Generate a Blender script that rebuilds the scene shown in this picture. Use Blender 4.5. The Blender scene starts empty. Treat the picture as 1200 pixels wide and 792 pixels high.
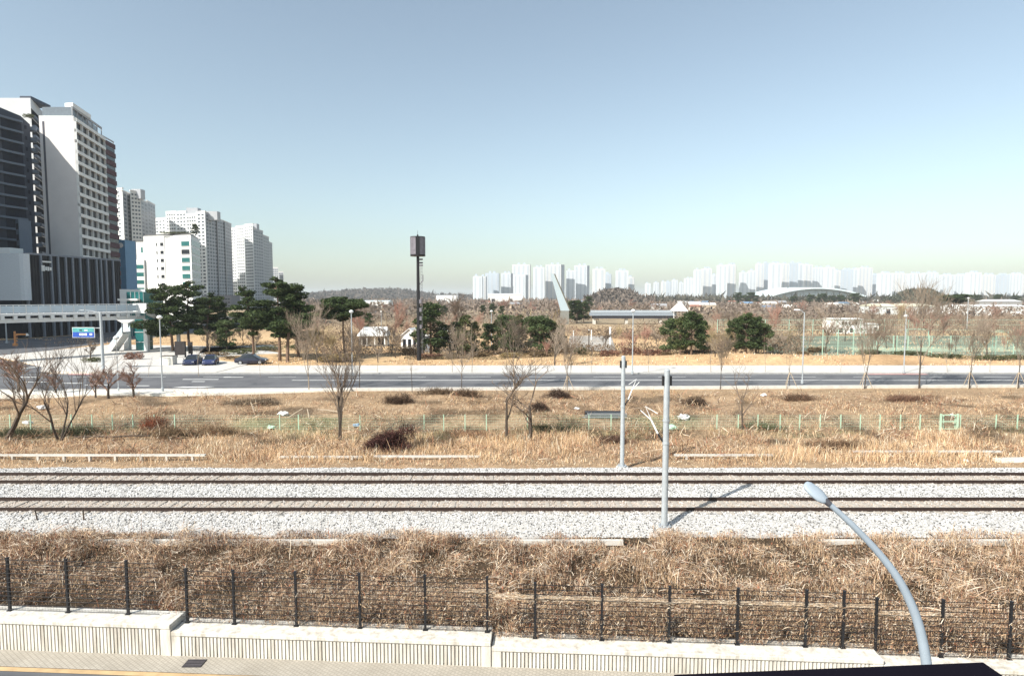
import bpy, bmesh, math, random
import numpy as np
from mathutils import Vector, Matrix, noise as mnoise
R = math.radians
rnd = random.Random(11)
nr = np.random.default_rng(7)
sc = bpy.context.scene
col = sc.collection

# ------------------------------------------------------------------ camera
CH = 10.4; PITCH = math.atan(48/700); FPX = 700.0
cam_d = bpy.data.cameras.new('camera'); cam = bpy.data.objects.new('camera', cam_d); col.objects.link(cam)
cam.location = (0, 0, CH); cam.rotation_euler = (R(90)-PITCH, 0, 0)
cam_d.sensor_fit = 'HORIZONTAL'; cam_d.sensor_width = 36; cam_d.lens = FPX/1200*36
cam_d.clip_start = 0.05; cam_d.clip_end = 20000
sc.camera = cam
# ------------------------------------------------------------------ sky and sun
SUN_AZ = (-0.735, -0.675); SUN_EL = 40.0
w = bpy.data.worlds.new('World'); sc.world = w; w.use_nodes = True
nt = w.node_tree; bg = nt.nodes['Background']
sky = nt.nodes.new('ShaderNodeTexSky'); sky.sky_type = 'NISHITA'; sky.sun_disc = False
sky.sun_elevation = R(SUN_EL); sky.sun_rotation = math.atan2(SUN_AZ[0], SUN_AZ[1])
sky.air_density = 1.2; sky.dust_density = 2.4; sky.ozone_density = 2.0; sky.altitude = 600
wb = nt.nodes.new('ShaderNodeMixRGB'); wb.blend_type = 'MULTIPLY'; wb.inputs[0].default_value = 1; wb.inputs[2].default_value = (.99, 1.04, .985, 1)   # camera white balance
hs0 = nt.nodes.new('ShaderNodeHueSaturation'); hs0.inputs['Saturation'].default_value = .72; nt.links.new(sky.outputs[0], hs0.inputs['Color']); nt.links.new(hs0.outputs[0], wb.inputs[1]); nt.links.new(wb.outputs[0], bg.inputs[0]); bg.inputs[1].default_value = 0.11
sl = bpy.data.lights.new('sun', 'SUN'); so = bpy.data.objects.new('sun', sl); col.objects.link(so)
sl.energy = 4.5; sl.angle = R(0.5); sl.color = (1.0, 0.955, 0.88)
h = math.cos(R(SUN_EL)); sd = Vector((-SUN_AZ[0]*h, -SUN_AZ[1]*h, -math.sin(R(SUN_EL))*math.hypot(*SUN_AZ)))
so.rotation_euler = sd.to_track_quat('-Z', 'Y').to_euler(); so.location = (-40, -40, 60)
sc.view_settings.view_transform = 'Standard'; sc.view_settings.look = 'None'
sc.view_settings.gamma = 1.0; sc.view_settings.exposure = 0.7; sc.view_settings.use_curve_mapping = False
sc.render.engine = 'CYCLES'
sc.cycles.max_bounces = 5; sc.cycles.diffuse_bounces = 2; sc.cycles.glossy_bounces = 2
sc.cycles.transmission_bounces = 3; sc.cycles.transparent_max_bounces = 4; sc.cycles.volume_bounces = 0
sc.cycles.use_denoising = True

# ------------------------------------------------------------------ pixel helpers (1200 x 792 photograph)
CP, SP = math.cos(PITCH), math.sin(PITCH)
def ray(px, py):
    k = (396-py)/FPX
    return Vector(((px-600)/FPX, CP+k*SP, -SP+k*CP))
def W(px, py, d):                       # point seen at a pixel at depth y = d
    r = ray(px, py); t = d/r.y
    return Vector((r.x*t, d, CH+r.z*t))
def G(px, py, z=0.0):                   # point seen at a pixel on the level z
    r = ray(px, py); t = (z-CH)/r.z
    return Vector((r.x*t, r.y*t, z))
def ZZ(py, d): return W(600, py, d).z

# ------------------------------------------------------------------ materials
MATS = {}
def new_mat(name):
    m = bpy.data.materials.new(name); m.use_nodes = True
    MATS[name] = m
    return m, m.node_tree.nodes, m.node_tree.links, m.node_tree.nodes['Principled BSDF']
def M(name, c, rough=.85, var=.18, scale=3.0, bump=0.0, metal=0.0, fine=0.0, spec=.3):
    if name in MATS: return MATS[name]
    m, N, L, P = new_mat(name)
    P.inputs['Roughness'].default_value = rough; P.inputs['Metallic'].default_value = metal
    P.inputs['Specular IOR Level'].default_value = spec
    tc = N.new('ShaderNodeTexCoord')
    n = N.new('ShaderNodeTexNoise'); n.inputs['Scale'].default_value = scale; n.inputs['Detail'].default_value = 6
    n.inputs['Roughness'].default_value = .65
    L.new(tc.outputs['Object'], n.inputs['Vector'])
    rp = N.new('ShaderNodeValToRGB')
    rp.color_ramp.elements[0].position = .3; rp.color_ramp.elements[1].position = .72
    rp.color_ramp.elements[0].color = (*[x*(1-var) for x in c], 1); rp.color_ramp.elements[1].color = (*[min(1, x*(1+var)) for x in c], 1)
    L.new(n.outputs['Fac'], rp.inputs[0]); L.new(rp.outputs[0], P.inputs['Base Color'])
    if bump:
        n2 = N.new('ShaderNodeTexNoise'); n2.inputs['Scale'].default_value = scale*6; n2.inputs['Detail'].default_value = 5
        L.new(tc.outputs['Object'], n2.inputs['Vector'])
        b = N.new('ShaderNodeBump'); b.inputs['Strength'].default_value = bump; b.inputs['Distance'].default_value = .03
        L.new(n2.outputs['Fac'], b.inputs['Height']); L.new(b.outputs[0], P.inputs['Normal'])
    return m
def MA(name, rough=.9, spec=.15, trans=0.0):
    m, N, L, P = new_mat(name)
    P.inputs['Roughness'].default_value = rough; P.inputs['Specular IOR Level'].default_value = spec
    a = N.new('ShaderNodeAttribute'); a.attribute_name = 'Col'
    L.new(a.outputs['Color'], P.inputs['Base Color'])
    if trans:
        tr = N.new('ShaderNodeBsdfTranslucent'); mx = N.new('ShaderNodeMixShader'); mx.inputs[0].default_value = trans
        L.new(a.outputs['Color'], tr.inputs[0]); L.new(P.outputs[0], mx.inputs[1]); L.new(tr.outputs[0], mx.inputs[2])
        L.new(mx.outputs[0], N['Material Output'].inputs['Surface'])
    return m
def glass(name, c, rough=.08, var=.25, scale=.25):
    return M(name, c, rough=rough, var=var, scale=scale, spec=.22)

straw = MA('dry_grass', trans=.2)
leafm = MA('foliage', rough=.7, trans=.12)
stone = MA('ballast_stone', rough=.95)
conc = M('concrete', (.56, .53, .48), var=.16, scale=1.6, bump=.25)
concp = M('pale_concrete', (.70, .67, .60), var=.14, scale=1.3, bump=.2)
white = M('white_paint', (.78, .78, .76), rough=.6, var=.05, scale=.3)
offw = M('off_white_wall', (.66, .64, .61), rough=.8, var=.05, scale=.12)
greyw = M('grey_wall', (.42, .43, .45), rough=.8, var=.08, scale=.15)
galv = M('galvanised_steel', (.42, .45, .47), rough=.5, var=.12, scale=6, metal=.25)
blackm = M('black_paint', (.018, .018, .02), rough=.45, var=.2, scale=8)
asph, N, L, P = new_mat('asphalt'); P.inputs['Roughness'].default_value = .9; P.inputs['Specular IOR Level'].default_value = .2
tc = N.new('ShaderNodeNewGeometry'); mp = N.new('ShaderNodeMapping'); mp.inputs['Scale'].default_value = (.04, .9, 1); L.new(tc.outputs['Position'], mp.inputs['Vector'])
n = N.new('ShaderNodeTexNoise'); n.inputs['Scale'].default_value = 1.2; n.inputs['Detail'].default_value = 6; L.new(mp.outputs[0], n.inputs['Vector'])
n2_ = N.new('ShaderNodeTexNoise'); n2_.inputs['Scale'].default_value = .5; n2_.inputs['Detail'].default_value = 9; L.new(tc.outputs['Position'], n2_.inputs['Vector'])
ad = N.new('ShaderNodeMath'); ad.operation = 'MULTIPLY_ADD'; ad.inputs[1].default_value = .6; L.new(n.outputs['Fac'], ad.inputs[0]); mu = N.new('ShaderNodeMath'); mu.operation = 'MULTIPLY'; mu.inputs[1].default_value = .4; L.new(n2_.outputs['Fac'], mu.inputs[0]); L.new(mu.outputs[0], ad.inputs[2])
rp = N.new('ShaderNodeValToRGB'); rp.color_ramp.elements[0].position = .36; rp.color_ramp.elements[0].color = (.085, .088, .097, 1); rp.color_ramp.elements[1].position = .64; rp.color_ramp.elements[1].color = (.165, .166, .172, 1)
L.new(ad.outputs[0], rp.inputs[0]); L.new(rp.outputs[0], P.inputs['Base Color'])
bark = M('dark_bark', (.075, .058, .045), var=.35, scale=9, bump=.4)
barkl = M('pale_bark', (.30, .24, .18), var=.3, scale=9, bump=.3)
barkp = M('pine_bark', (.16, .105, .075), var=.3, scale=5, bump=.4)
greenp = M('pale_green_paint', (.42, .58, .43), rough=.6, var=.1, scale=4)
rust = M('rusty_rail', (.038, .023, .018), rough=.7, var=.3, scale=7)
railtop = M('worn_rail_head', (.075, .055, .048), rough=.6, var=.25, scale=3)
dglass = glass('dark_glass', (.016, .02, .028), rough=.2)
tglass = glass('teal_glass', (.02, .13, .13))
bglass = glass('blue_glass', (.10, .17, .22), rough=.2)
apwin = M('apartment_window', (.07, .09, .11), rough=.3, var=.2, scale=.2)
wood = M('weathered_wood', (.42, .34, .25), var=.25, scale=4)

# ------------------------------------------------------------------ objects
def thing(name, label, cat, loc=(0, 0, 0), rotz=0, group=None):
    o = bpy.data.objects.new(name, None); col.objects.link(o); o.empty_display_size = .2
    o.location = loc; o.rotation_euler = (0, 0, rotz); tag(o, label, cat, group)
    return o
def tag(o, label=None, cat=None, group=None, kind=None):
    if label: o['label'] = label
    if cat: o['category'] = cat
    if group: o['group'] = group
    if kind: o['kind'] = kind
    return o
def link(name, mesh, parent=None, loc=(0, 0, 0)):
    o = bpy.data.objects.new(name, mesh); col.objects.link(o); o.location = loc
    if parent: o.parent = parent
    return o
KIDS = {}
def copy_tree(o, parent=None):
    c = o.copy(); col.objects.link(c); c.parent = parent
    for ch in o.children: copy_tree(ch, c)
    return c
class MB:
    def __init__(s): s.v = []; s.f = []; s.mi = []; s.cur = 0
    def add(s, vs, fs):
        b = len(s.v); s.v += [tuple(x) for x in vs]; s.f += [tuple(b+i for i in f) for f in fs]; s.mi += [s.cur]*len(fs); return s
    def box(s, x0, x1, y0, y1, z0, z1, tr=None):
        v = [Vector((x, y, z)) for z in (z0, z1) for y in (y0, y1) for x in (x0, x1)]
        if tr: v = [tr @ p for p in v]
        return s.add(v, [(0, 2, 3, 1), (4, 5, 7, 6), (0, 1, 5, 4), (2, 6, 7, 3), (0, 4, 6, 2), (1, 3, 7, 5)])
    def prism(s, poly, z0, z1):             # poly counter-clockwise
        n = len(poly); zz0 = z0 if hasattr(z0, '__len__') else [z0]*n; zz1 = z1 if hasattr(z1, '__len__') else [z1]*n
        v = [(p[0], p[1], zz0[i]) for i, p in enumerate(poly)]+[(p[0], p[1], zz1[i]) for i, p in enumerate(poly)]
        return s.add(v, [tuple(range(n-1, -1, -1)), tuple(range(n, 2*n))]+[(i, (i+1) % n, n+(i+1) % n, n+i) for i in range(n)])
    def hull8(s, a, b):                     # two quads of points, a below b
        return s.add(list(a)+list(b), [(3, 2, 1, 0), (4, 5, 6, 7)]+[(i, (i+1) % 4, 4+(i+1) % 4, 4+i) for i in range(4)])
    def tube(s, pts, rad, n=6, cap=True):
        pts = [Vector(p) for p in pts]
        if not hasattr(rad, '__len__'): rad = [rad]*len(pts)
        vs = []; fs = []
        up = None
        for i, p in enumerate(pts):
            d = (pts[min(i+1, len(pts)-1)]-pts[max(i-1, 0)])
            d = d.normalized() if d.length > 1e-9 else Vector((0, 0, 1))
            a = Vector((1, 0, 0)) if abs(d.x) < .8 else Vector((0, 1, 0))
            if up is None: up = d.cross(a).normalized()
            u = (up-d*up.dot(d)); u = u.normalized() if u.length > 1e-6 else d.cross(a).normalized()
            up = u; v = d.cross(u)
            for k in range(n):
                t = 2*math.pi*k/n; vs.append(p+(u*math.cos(t)+v*math.sin(t))*rad[i])
        for i in range(len(pts)-1):
            for k in range(n): fs.append((i*n+k, i*n+(k+1) % n, (i+1)*n+(k+1) % n, (i+1)*n+k))
        if cap: fs += [tuple(range(n-1, -1, -1)), tuple((len(pts)-1)*n+k for k in range(n))]
        return s.add(vs, fs)
    def lathe(s, prof, n=10, c=(0, 0, 0)):
        vs = []; fs = []
        for r, z in prof:
            for k in range(n):
                t = 2*math.pi*k/n; vs.append((c[0]+r*math.cos(t), c[1]+r*math.sin(t), c[2]+z))
        m = len(prof)
        for i in range(m-1):
            for k in range(n): fs.append((i*n+k, i*n+(k+1) % n, (i+1)*n+(k+1) % n, (i+1)*n+k))
        fs += [tuple(range(n-1, -1, -1)), tuple((m-1)*n+k for k in range(n))]
        return s.add(vs, fs)
    def blob(s, c, rx, ry, rz, seed=0, amp=.25, nu=10, nv=6):
        vs = []; fs = []
        for j in range(nv+1):
            ph = math.pi*j/nv-math.pi/2
            for i in range(nu):
                th = 2*math.pi*i/nu; q = Vector((math.cos(th)*math.cos(ph), math.sin(th)*math.cos(ph), math.sin(ph)))
                a = 1+amp*mnoise.noise(q*1.7+Vector((seed*3.1, seed*1.7, 0)))*2
                vs.append((c[0]+q.x*rx*a, c[1]+q.y*ry*a, c[2]+q.z*rz*a))
        for j in range(nv):
            for i in range(nu): fs.append((j*nu+i, j*nu+(i+1) % nu, (j+1)*nu+(i+1) % nu, (j+1)*nu+i))
        return s.add(vs, fs)
    def mesh(s, name, mat, smooth=False):
        me = bpy.data.meshes.new(name); me.from_pydata(s.v, [], s.f)
        for m in (mat if isinstance(mat, (list, tuple)) else [mat]): me.materials.append(m)
        me.polygons.foreach_set('material_index', s.mi)
        if smooth: me.polygons.foreach_set('use_smooth', [True]*len(s.f))
        me.update(); return me
    def build(s, name, mat, parent=None, loc=(0, 0, 0), smooth=False):
        return link(name, s.mesh(name, mat, smooth), parent, loc)
def np_mesh(name, V, F, C, mat, smooth=False):
    me = bpy.data.meshes.new(name); k = F.shape[1]
    me.vertices.add(len(V)); me.vertices.foreach_set('co', np.ascontiguousarray(V, np.float32).ravel())
    me.loops.add(F.size); me.loops.foreach_set('vertex_index', np.ascontiguousarray(F, np.int32).ravel())
    me.polygons.add(len(F)); me.polygons.foreach_set('loop_start', np.arange(0, F.size, k, dtype=np.int32))
    me.polygons.foreach_set('loop_total', np.full(len(F), k, np.int32))
    if C is not None:
        a = me.attributes.new('Col', 'FLOAT_COLOR', 'POINT'); c4 = np.ones((len(V), 4), np.float32); c4[:, :3] = C
        a.data.foreach_set('color', c4.ravel())
    if smooth: me.polygons.foreach_set('use_smooth', np.ones(len(F), bool))
    me.materials.append(mat); me.update(calc_edges=True); return me
def vnoise(x, y, s, seed=0):               # smooth value noise 0..1 on arrays
    x = np.asarray(x, float)/s+seed*17.3; y = np.asarray(y, float)/s+seed*9.1
    xi = np.floor(x).astype(np.int64); yi = np.floor(y).astype(np.int64); fx = x-xi; fy = y-yi
    fx = fx*fx*(3-2*fx); fy = fy*fy*(3-2*fy)
    def hsh(a, b):
        n = (a*374761393+b*668265263+seed*1274126177) & 0x7fffffff
        n = ((n ^ (n >> 13))*1274126177) & 0x7fffffff
        return ((n ^ (n >> 16)) & 0xffff)/65535.0
    return (hsh(xi, yi)*(1-fx)+hsh(xi+1, yi)*fx)*(1-fy)+(hsh(xi, yi+1)*(1-fx)+hsh(xi+1, yi+1)*fx)*fy
ORD = ['first', 'second', 'third', 'fourth', 'fifth', 'sixth', 'seventh', 'eighth', 'ninth', 'tenth', 'eleventh', 'twelfth', 'thirteenth', 'fourteenth', 'fifteenth', 'sixteenth', 'seventeenth', 'eighteenth', 'nineteenth', 'twentieth']
def nth(i):
    t = ['', '', 'twenty', 'thirty', 'forty', 'fifty']
    return ORD[i] if i < 20 else (t[(i+1)//10]+('-'+ORD[(i+1) % 10-1] if (i+1) % 10 else 'th')).replace('tyth', 'tieth')

# ------------------------------------------------------------------ terrain
def fence_y(x): return 18.42-.0565*x
def near_kerb(x): return 64.1+.035*x
FAR_KERB = 75.9; FAR_PAV = 84.4; RZ = .60
def hgt(x, y):
    x = np.asarray(x, float); y = np.asarray(y, float)
    yy = y-(fence_y(x)-18.4)*(y < 24)
    base = np.interp(yy, [0, 17.5, 18.3, 18.55, 21, 25, 26.8, 28, 36.5, 38, 40, 47, 49, 54, 59, 62, 63, 83, 85, 120, 300, 900, 9000],
                     [-2.2, -2.2, -2.2, -.75, -.55, -.5, -.62, -.62, -.62, -.45, -.5, -.6, -.55, .1, .42, .5, .42, .42, .56, .6, .6, .6, .6])
    bump = (vnoise(x, y, 2.5, 3)-.5)*.25*((y > 20) & (y < 26.3))+(vnoise(x, y, 4, 5)-.5)*.45*((y > 39) & (y < 60))
    mound = np.exp(-((x-34)/16)**2-((y-92)/5)**2)*1.1+np.exp(-((x+35)/10)**2-((y-95)/6)**2)*.7+np.exp(-((x-58)/9)**2-((y-91)/4)**2)*.9
    return base+bump+mound*(y > 85)
def hz(x, y): return float(hgt(np.array([x]), np.array([y]))[0])
ys = np.concatenate([np.linspace(0.5, 17.4, 6), np.linspace(17.5, 19.5, 16), np.linspace(20, 65, 120), np.linspace(66, 130, 90), np.geomspace(133, 9000, 60)])
us = np.linspace(-1, 1, 181)
gx = np.zeros((len(ys), len(us))); gy = np.zeros_like(gx)
for i, y in enumerate(ys):
    gx[i] = us*(30+y*1.15); gy[i] = y
gz = hgt(gx, gy)
n1 = vnoise(gx, gy, 1.3, 1); n2 = vnoise(gx, gy, 9, 2); n3 = vnoise(gx, gy, 60, 4)
soil = np.array([.33, .235, .15]); lawn = np.array([.55, .385, .22]); far = np.array([.27, .225, .16]); rd = np.array([.36, .22, .12])
t = np.clip((gy-60)/20, 0, 1)[..., None]; C = soil*(1-t)+lawn*t
dkp = (np.clip((vnoise(gx, gy, 1.7, 57)-.6)*5, 0, 1)*(gy > 44)*(gy < 60))[..., None]; C = C*(1-.5*dkp)
C = np.where((gy < 27)[..., None], C*.22, C)  # near bank soil darkened: shade among the weeds put into the colour
t = (np.clip((n2-.5)*3, 0, 1)*(gy > 84)*(gy < 300))[..., None]; C = C*(1-t*.6)+rd*t*.6
t = np.clip((gy-135)/120, 0, 1)[..., None]; C = C*(1-t)+far*t
t = (np.clip((n3-.55)*4, 0, 1)*(gy > 150))[..., None]; C = C*(1-t*.5)+lawn*.9*t*.5
t = (np.clip((vnoise(gx, gy, 5, 8)-.55)*5, 0, 1)*(gy > 46)*(gy < 52))[..., None]; C = C*(1-t*.5)+np.array([.16, .2, .1])*t*.5
C = C*(.8+.4*n1[..., None])
nu = len(us)
idx = np.arange(len(ys)*nu).reshape(len(ys), nu)
F = np.stack([idx[:-1, :-1].ravel(), idx[:-1, 1:].ravel(), idx[1:, 1:].ravel(), idx[1:, :-1].ravel()], 1)
gm, N, L, P = new_mat('ground_soil')
P.inputs['Roughness'].default_value = .95; P.inputs['Specular IOR Level'].default_value = .1
a = N.new('ShaderNodeAttribute'); a.attribute_name = 'Col'; g = N.new('ShaderNodeNewGeometry')
n = N.new('ShaderNodeTexNoise'); n.inputs['Scale'].default_value = 2.2; n.inputs['Detail'].default_value = 9; n.inputs['Roughness'].default_value = .75
L.new(g.outputs['Position'], n.inputs['Vector'])
rp = N.new('ShaderNodeValToRGB'); rp.color_ramp.elements[0].position = .33; rp.color_ramp.elements[0].color = (.6, .58, .55, 1); rp.color_ramp.elements[1].position = .66; rp.color_ramp.elements[1].color = (1.25, 1.25, 1.25, 1)
L.new(n.outputs['Fac'], rp.inputs[0])
mx = N.new('ShaderNodeMixRGB'); mx.blend_type = 'MULTIPLY'; mx.inputs[0].default_value = 1
L.new(a.outputs['Color'], mx.inputs[1]); L.new(rp.outputs[0], mx.inputs[2]); L.new(mx.outputs[0], P.inputs['Base Color'])
b = N.new('ShaderNodeBump'); b.inputs['Strength'].default_value = .5; b.inputs['Distance'].default_value = .1
L.new(n.outputs['Fac'], b.inputs['Height']); L.new(b.outputs[0], P.inputs['Normal'])
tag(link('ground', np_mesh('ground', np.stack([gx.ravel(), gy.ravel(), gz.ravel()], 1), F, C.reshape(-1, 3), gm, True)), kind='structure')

# ------------------------------------------------------------------ flat paving helpers
def sheet(name, poly, z, mat, parent=None, kind=None):
    mb = MB(); zz = z if hasattr(z, '__len__') else [z]*len(poly)
    mb.add([(p[0], p[1], q) for p, q in zip(poly, zz)], [tuple(range(len(poly)))])
    o = mb.build(name, mat, parent)
    if kind: tag(o, kind=kind)
    return o
def slab(name, poly, z0, z1, mat, parent=None, kind=None):
    o = MB().prism(poly, z0, z1).build(name, mat, parent)
    if kind: tag(o, kind=kind)
    return o
def paver_mat(name, c1, c2, mort, sx, sy, rot=0):
    m, N, L, P = new_mat(name); P.inputs['Roughness'].default_value = .9
    g = N.new('ShaderNodeNewGeometry'); mp = N.new('ShaderNodeMapping'); mp.inputs['Rotation'].default_value = (0, 0, rot)
    L.new(g.outputs['Position'], mp.inputs['Vector'])
    bt = N.new('ShaderNodeTexBrick'); bt.inputs['Scale'].default_value = 1; bt.inputs['Brick Width'].default_value = sx; bt.inputs['Row Height'].default_value = sy
    bt.inputs['Mortar Size'].default_value = .012; bt.inputs['Color1'].default_value = (*c1, 1); bt.inputs['Color2'].default_value = (*c2, 1); bt.inputs['Mortar'].default_value = (*mort, 1)
    L.new(mp.outputs[0], bt.inputs['Vector'])
    n = N.new('ShaderNodeTexNoise'); n.inputs['Scale'].default_value = .8; n.inputs['Detail'].default_value = 6
    L.new(g.outputs['Position'], n.inputs['Vector'])
    rp = N.new('ShaderNodeValToRGB'); rp.color_ramp.elements[0].color = (.72, .7, .67, 1); rp.color_ramp.elements[1].color = (1.15, 1.15, 1.15, 1)
    L.new(n.outputs['Fac'], rp.inputs[0])
    mx = N.new('ShaderNodeMixRGB'); mx.blend_type = 'MULTIPLY'; mx.inputs[0].default_value = 1
    L.new(bt.outputs['Color'], mx.inputs[1]); L.new(rp.outputs[0], mx.inputs[2]); L.new(mx.outputs[0], P.inputs['Base Color'])
    return m
pav_far = paver_mat('pale_pavers', (.64, .62, .58), (.58, .56, .53), (.42, .40, .38), .6, .3)
pav_near = paver_mat('street_pavers', (.42, .385, .33), (.37, .34, .29), (.29, .265, .225), .12, .12, R(35))
paint = M('road_paint', (.75, .75, .72), rough=.7, var=.1, scale=3)
kerbm = M('kerb_stone', (.40, .39, .37), var=.15, scale=2)
pinkk = M('pink_kerb_paint', (.55, .27, .25), var=.15, scale=2)

# main road
XL, XR = -150, 160
def line_poly(f0, f1, x0=XL, x1=XR): return [(x0, f0(x0)), (x1, f0(x1)), (x1, f1(x1)), (x0, f1(x0))]
sheet('main_road', line_poly(lambda x: near_kerb(x), lambda x: FAR_KERB), RZ, asph, kind='structure')
slab('near_pavement', line_poly(lambda x: near_kerb(x)-.55, lambda x: near_kerb(x)-.22), .3, RZ+.10, conc, kind='structure')
slab('near_footway', [(XL, near_kerb(XL)-5), (-30, near_kerb(-30)-3.1), (-17, near_kerb(-17)-.9), (-17, near_kerb(-17)-.553), (XL, near_kerb(XL)-.553)], .3, RZ+.09, concp, kind='structure')
slab('near_kerb', line_poly(lambda x: near_kerb(x)-.218, lambda x: near_kerb(x)), .3, RZ+.14, kerbm, kind='structure')
slab('far_kerb', line_poly(lambda x: FAR_KERB, lambda x: FAR_KERB+.25, -52, XR), .3, RZ+.15, kerbm, kind='structure')
slab('far_pavement', line_poly(lambda x: FAR_KERB+.252, lambda x: FAR_PAV, -38, XR), .3, RZ+.12, pav_far, kind='structure')
sheet('pink_kerb_strip', [(W(1020, 437, 75)[0], 75.2), (W(1090, 437, 75)[0], 75.2), (W(1090, 437, 75)[0], 75.8), (W(1020, 437, 75)[0], 75.8)], RZ+.008, pinkk, kind='structure')
sheet('pink_kerb_stripe', [(W(78, 437, 75)[0], 75.0), (W(110, 437, 75)[0], 75.0), (W(110, 437, 75)[0], 75.7), (W(78, 437, 75)[0], 75.7)], RZ+.008, pinkk, kind='structure')
# lane markings: one mark = one mesh, parts of a lane line
mk = tag(bpy.data.objects.new('lane_markings', None), kind='structure'); col.objects.link(mk)
def mark(x0, x1, y, wdt=.16, sk=0):
    sheet('lane_mark', [(x0, y-wdt/2), (x1, y-wdt/2), (x1+sk, y+wdt/2), (x0+sk, y+wdt/2)], RZ+.005, paint, mk)
mid = lambda x: (near_kerb(x)+FAR_KERB)/2
for i in range(18):
    x0 = -70+i*8; mark(x0, x0+3.4, 73.0, .14)
mark(-26, 90, 69.9, .14); mark(-26, 90, 70.25, .14)
mark(-90, 95, FAR_KERB-.6, .12)
for px0, px1, py in ((100, 128, 451), (150, 175, 452), (214, 256, 444.5), (262, 285, 442), (72, 96, 449), (30, 60, 447.5), (20, 45, 442), (225, 240, 447)):
    a0, a1 = G(px0, py, RZ), G(px1, py, RZ); mark(a0.x, a1.x, a0.y, .34)
for px0, px1, py in ((203, 240, 453.5), (185, 220, 456)):
    a0, a1 = G(px0, py, RZ), G(px1, py, RZ); mark(a0.x, a1.x, a0.y, .6, .9)
# side street, plaza
sidep = [(-150, 76.2), (-60, 76.2), (-64, 82), (-84, 96), (-88, 150), (-78, 420), (-106, 420), (-112, 150), (-122, 104), (-150, 98)]
sheet('side_street', sidep, RZ-.004+.02, asph, kind='structure')
plz = [(-62, 78), (-52.2, 76.6), (-38.2, 76.6), (-38.2, 101), (-52, 116), (-82, 122), (-85, 98), (-66, 83.5)]
slab('plaza', plz, .3, RZ+.13, pav_far, kind='structure')
# crosswalk bars on the side street mouth
for i in range(6):
    x0 = -86+i*3.6; sheet('crossing_bar', [(x0, 80.5), (x0+.5, 80.5), (x0+1.6, 83.5), (x0+1.1, 83.5)], RZ+.022, paint, mk)

# ------------------------------------------------------------------ retaining wall, fence, street below
stain, N, L, P = new_mat('stained_concrete'); P.inputs['Roughness'].default_value = .9
tc = N.new('ShaderNodeNewGeometry'); mp = N.new('ShaderNodeMapping'); mp.inputs['Scale'].default_value = (2.6, 2.6, .35)
L.new(tc.outputs['Position'], mp.inputs['Vector'])
n = N.new('ShaderNodeTexNoise'); n.inputs['Scale'].default_value = 1.6; n.inputs['Detail'].default_value = 8; n.inputs['Roughness'].default_value = .7; L.new(mp.outputs[0], n.inputs['Vector'])
rp = N.new('ShaderNodeValToRGB'); rp.color_ramp.elements[0].position = .30; rp.color_ramp.elements[0].color = (.36, .32, .26, 1); rp.color_ramp.elements[1].position = .56; rp.color_ramp.elements[1].color = (.66, .63, .57, 1)
L.new(n.outputs['Fac'], rp.inputs[0]); L.new(rp.outputs[0], P.inputs['Base Color'])
n2_ = N.new('ShaderNodeTexNoise'); n2_.inputs['Scale'].default_value = 30; L.new(tc.outputs['Position'], n2_.inputs['Vector'])
b = N.new('ShaderNodeBump'); b.inputs['Strength'].default_value = .3; b.inputs['Distance'].default_value = .01; L.new(n2_.outputs['Fac'], b.inputs['Height']); L.new(b.outputs[0], P.inputs['Normal'])
def wall_line(px, y=735):
    k = ray(px, y)              # intersect the view column with the fence line
    m = k.x/k.y
    yv = 18.42/(1+.0565*m); return m*yv, yv
u = Vector((1, -.0565, 0)).normalized(); nrm = Vector((-u.y, u.x, 0))*-1     # towards the camera
TH0 = math.atan2(u.y, u.x)
SEG = [  # (x start, x end, top z)
    (-24.0, wall_line(213)[0], -.08), (wall_line(213)[0], wall_line(578)[0], -.30), (wall_line(578)[0], wall_line(1026)[0], -.45), (wall_line(1026)[0], 26.0, -.64)]
SEGN = ['left end segment', 'second segment from the left', 'long third segment from the left', 'right end segment']
def pave_z(x): return -1.11
POSTS = [[-125, -58, 13, 81, 151], [220, 275, 347.5, 422, 498.5, 571], [627, 705, 784, 864, 944, 988], [1026.5, 1104, 1184, 1264, 1340]]
CW = .58
frame_to = lambda x0: Matrix.Translation((x0, fence_y(x0), 0)) @ Matrix.Rotation(TH0, 4, 'Z')
fpost = None
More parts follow.
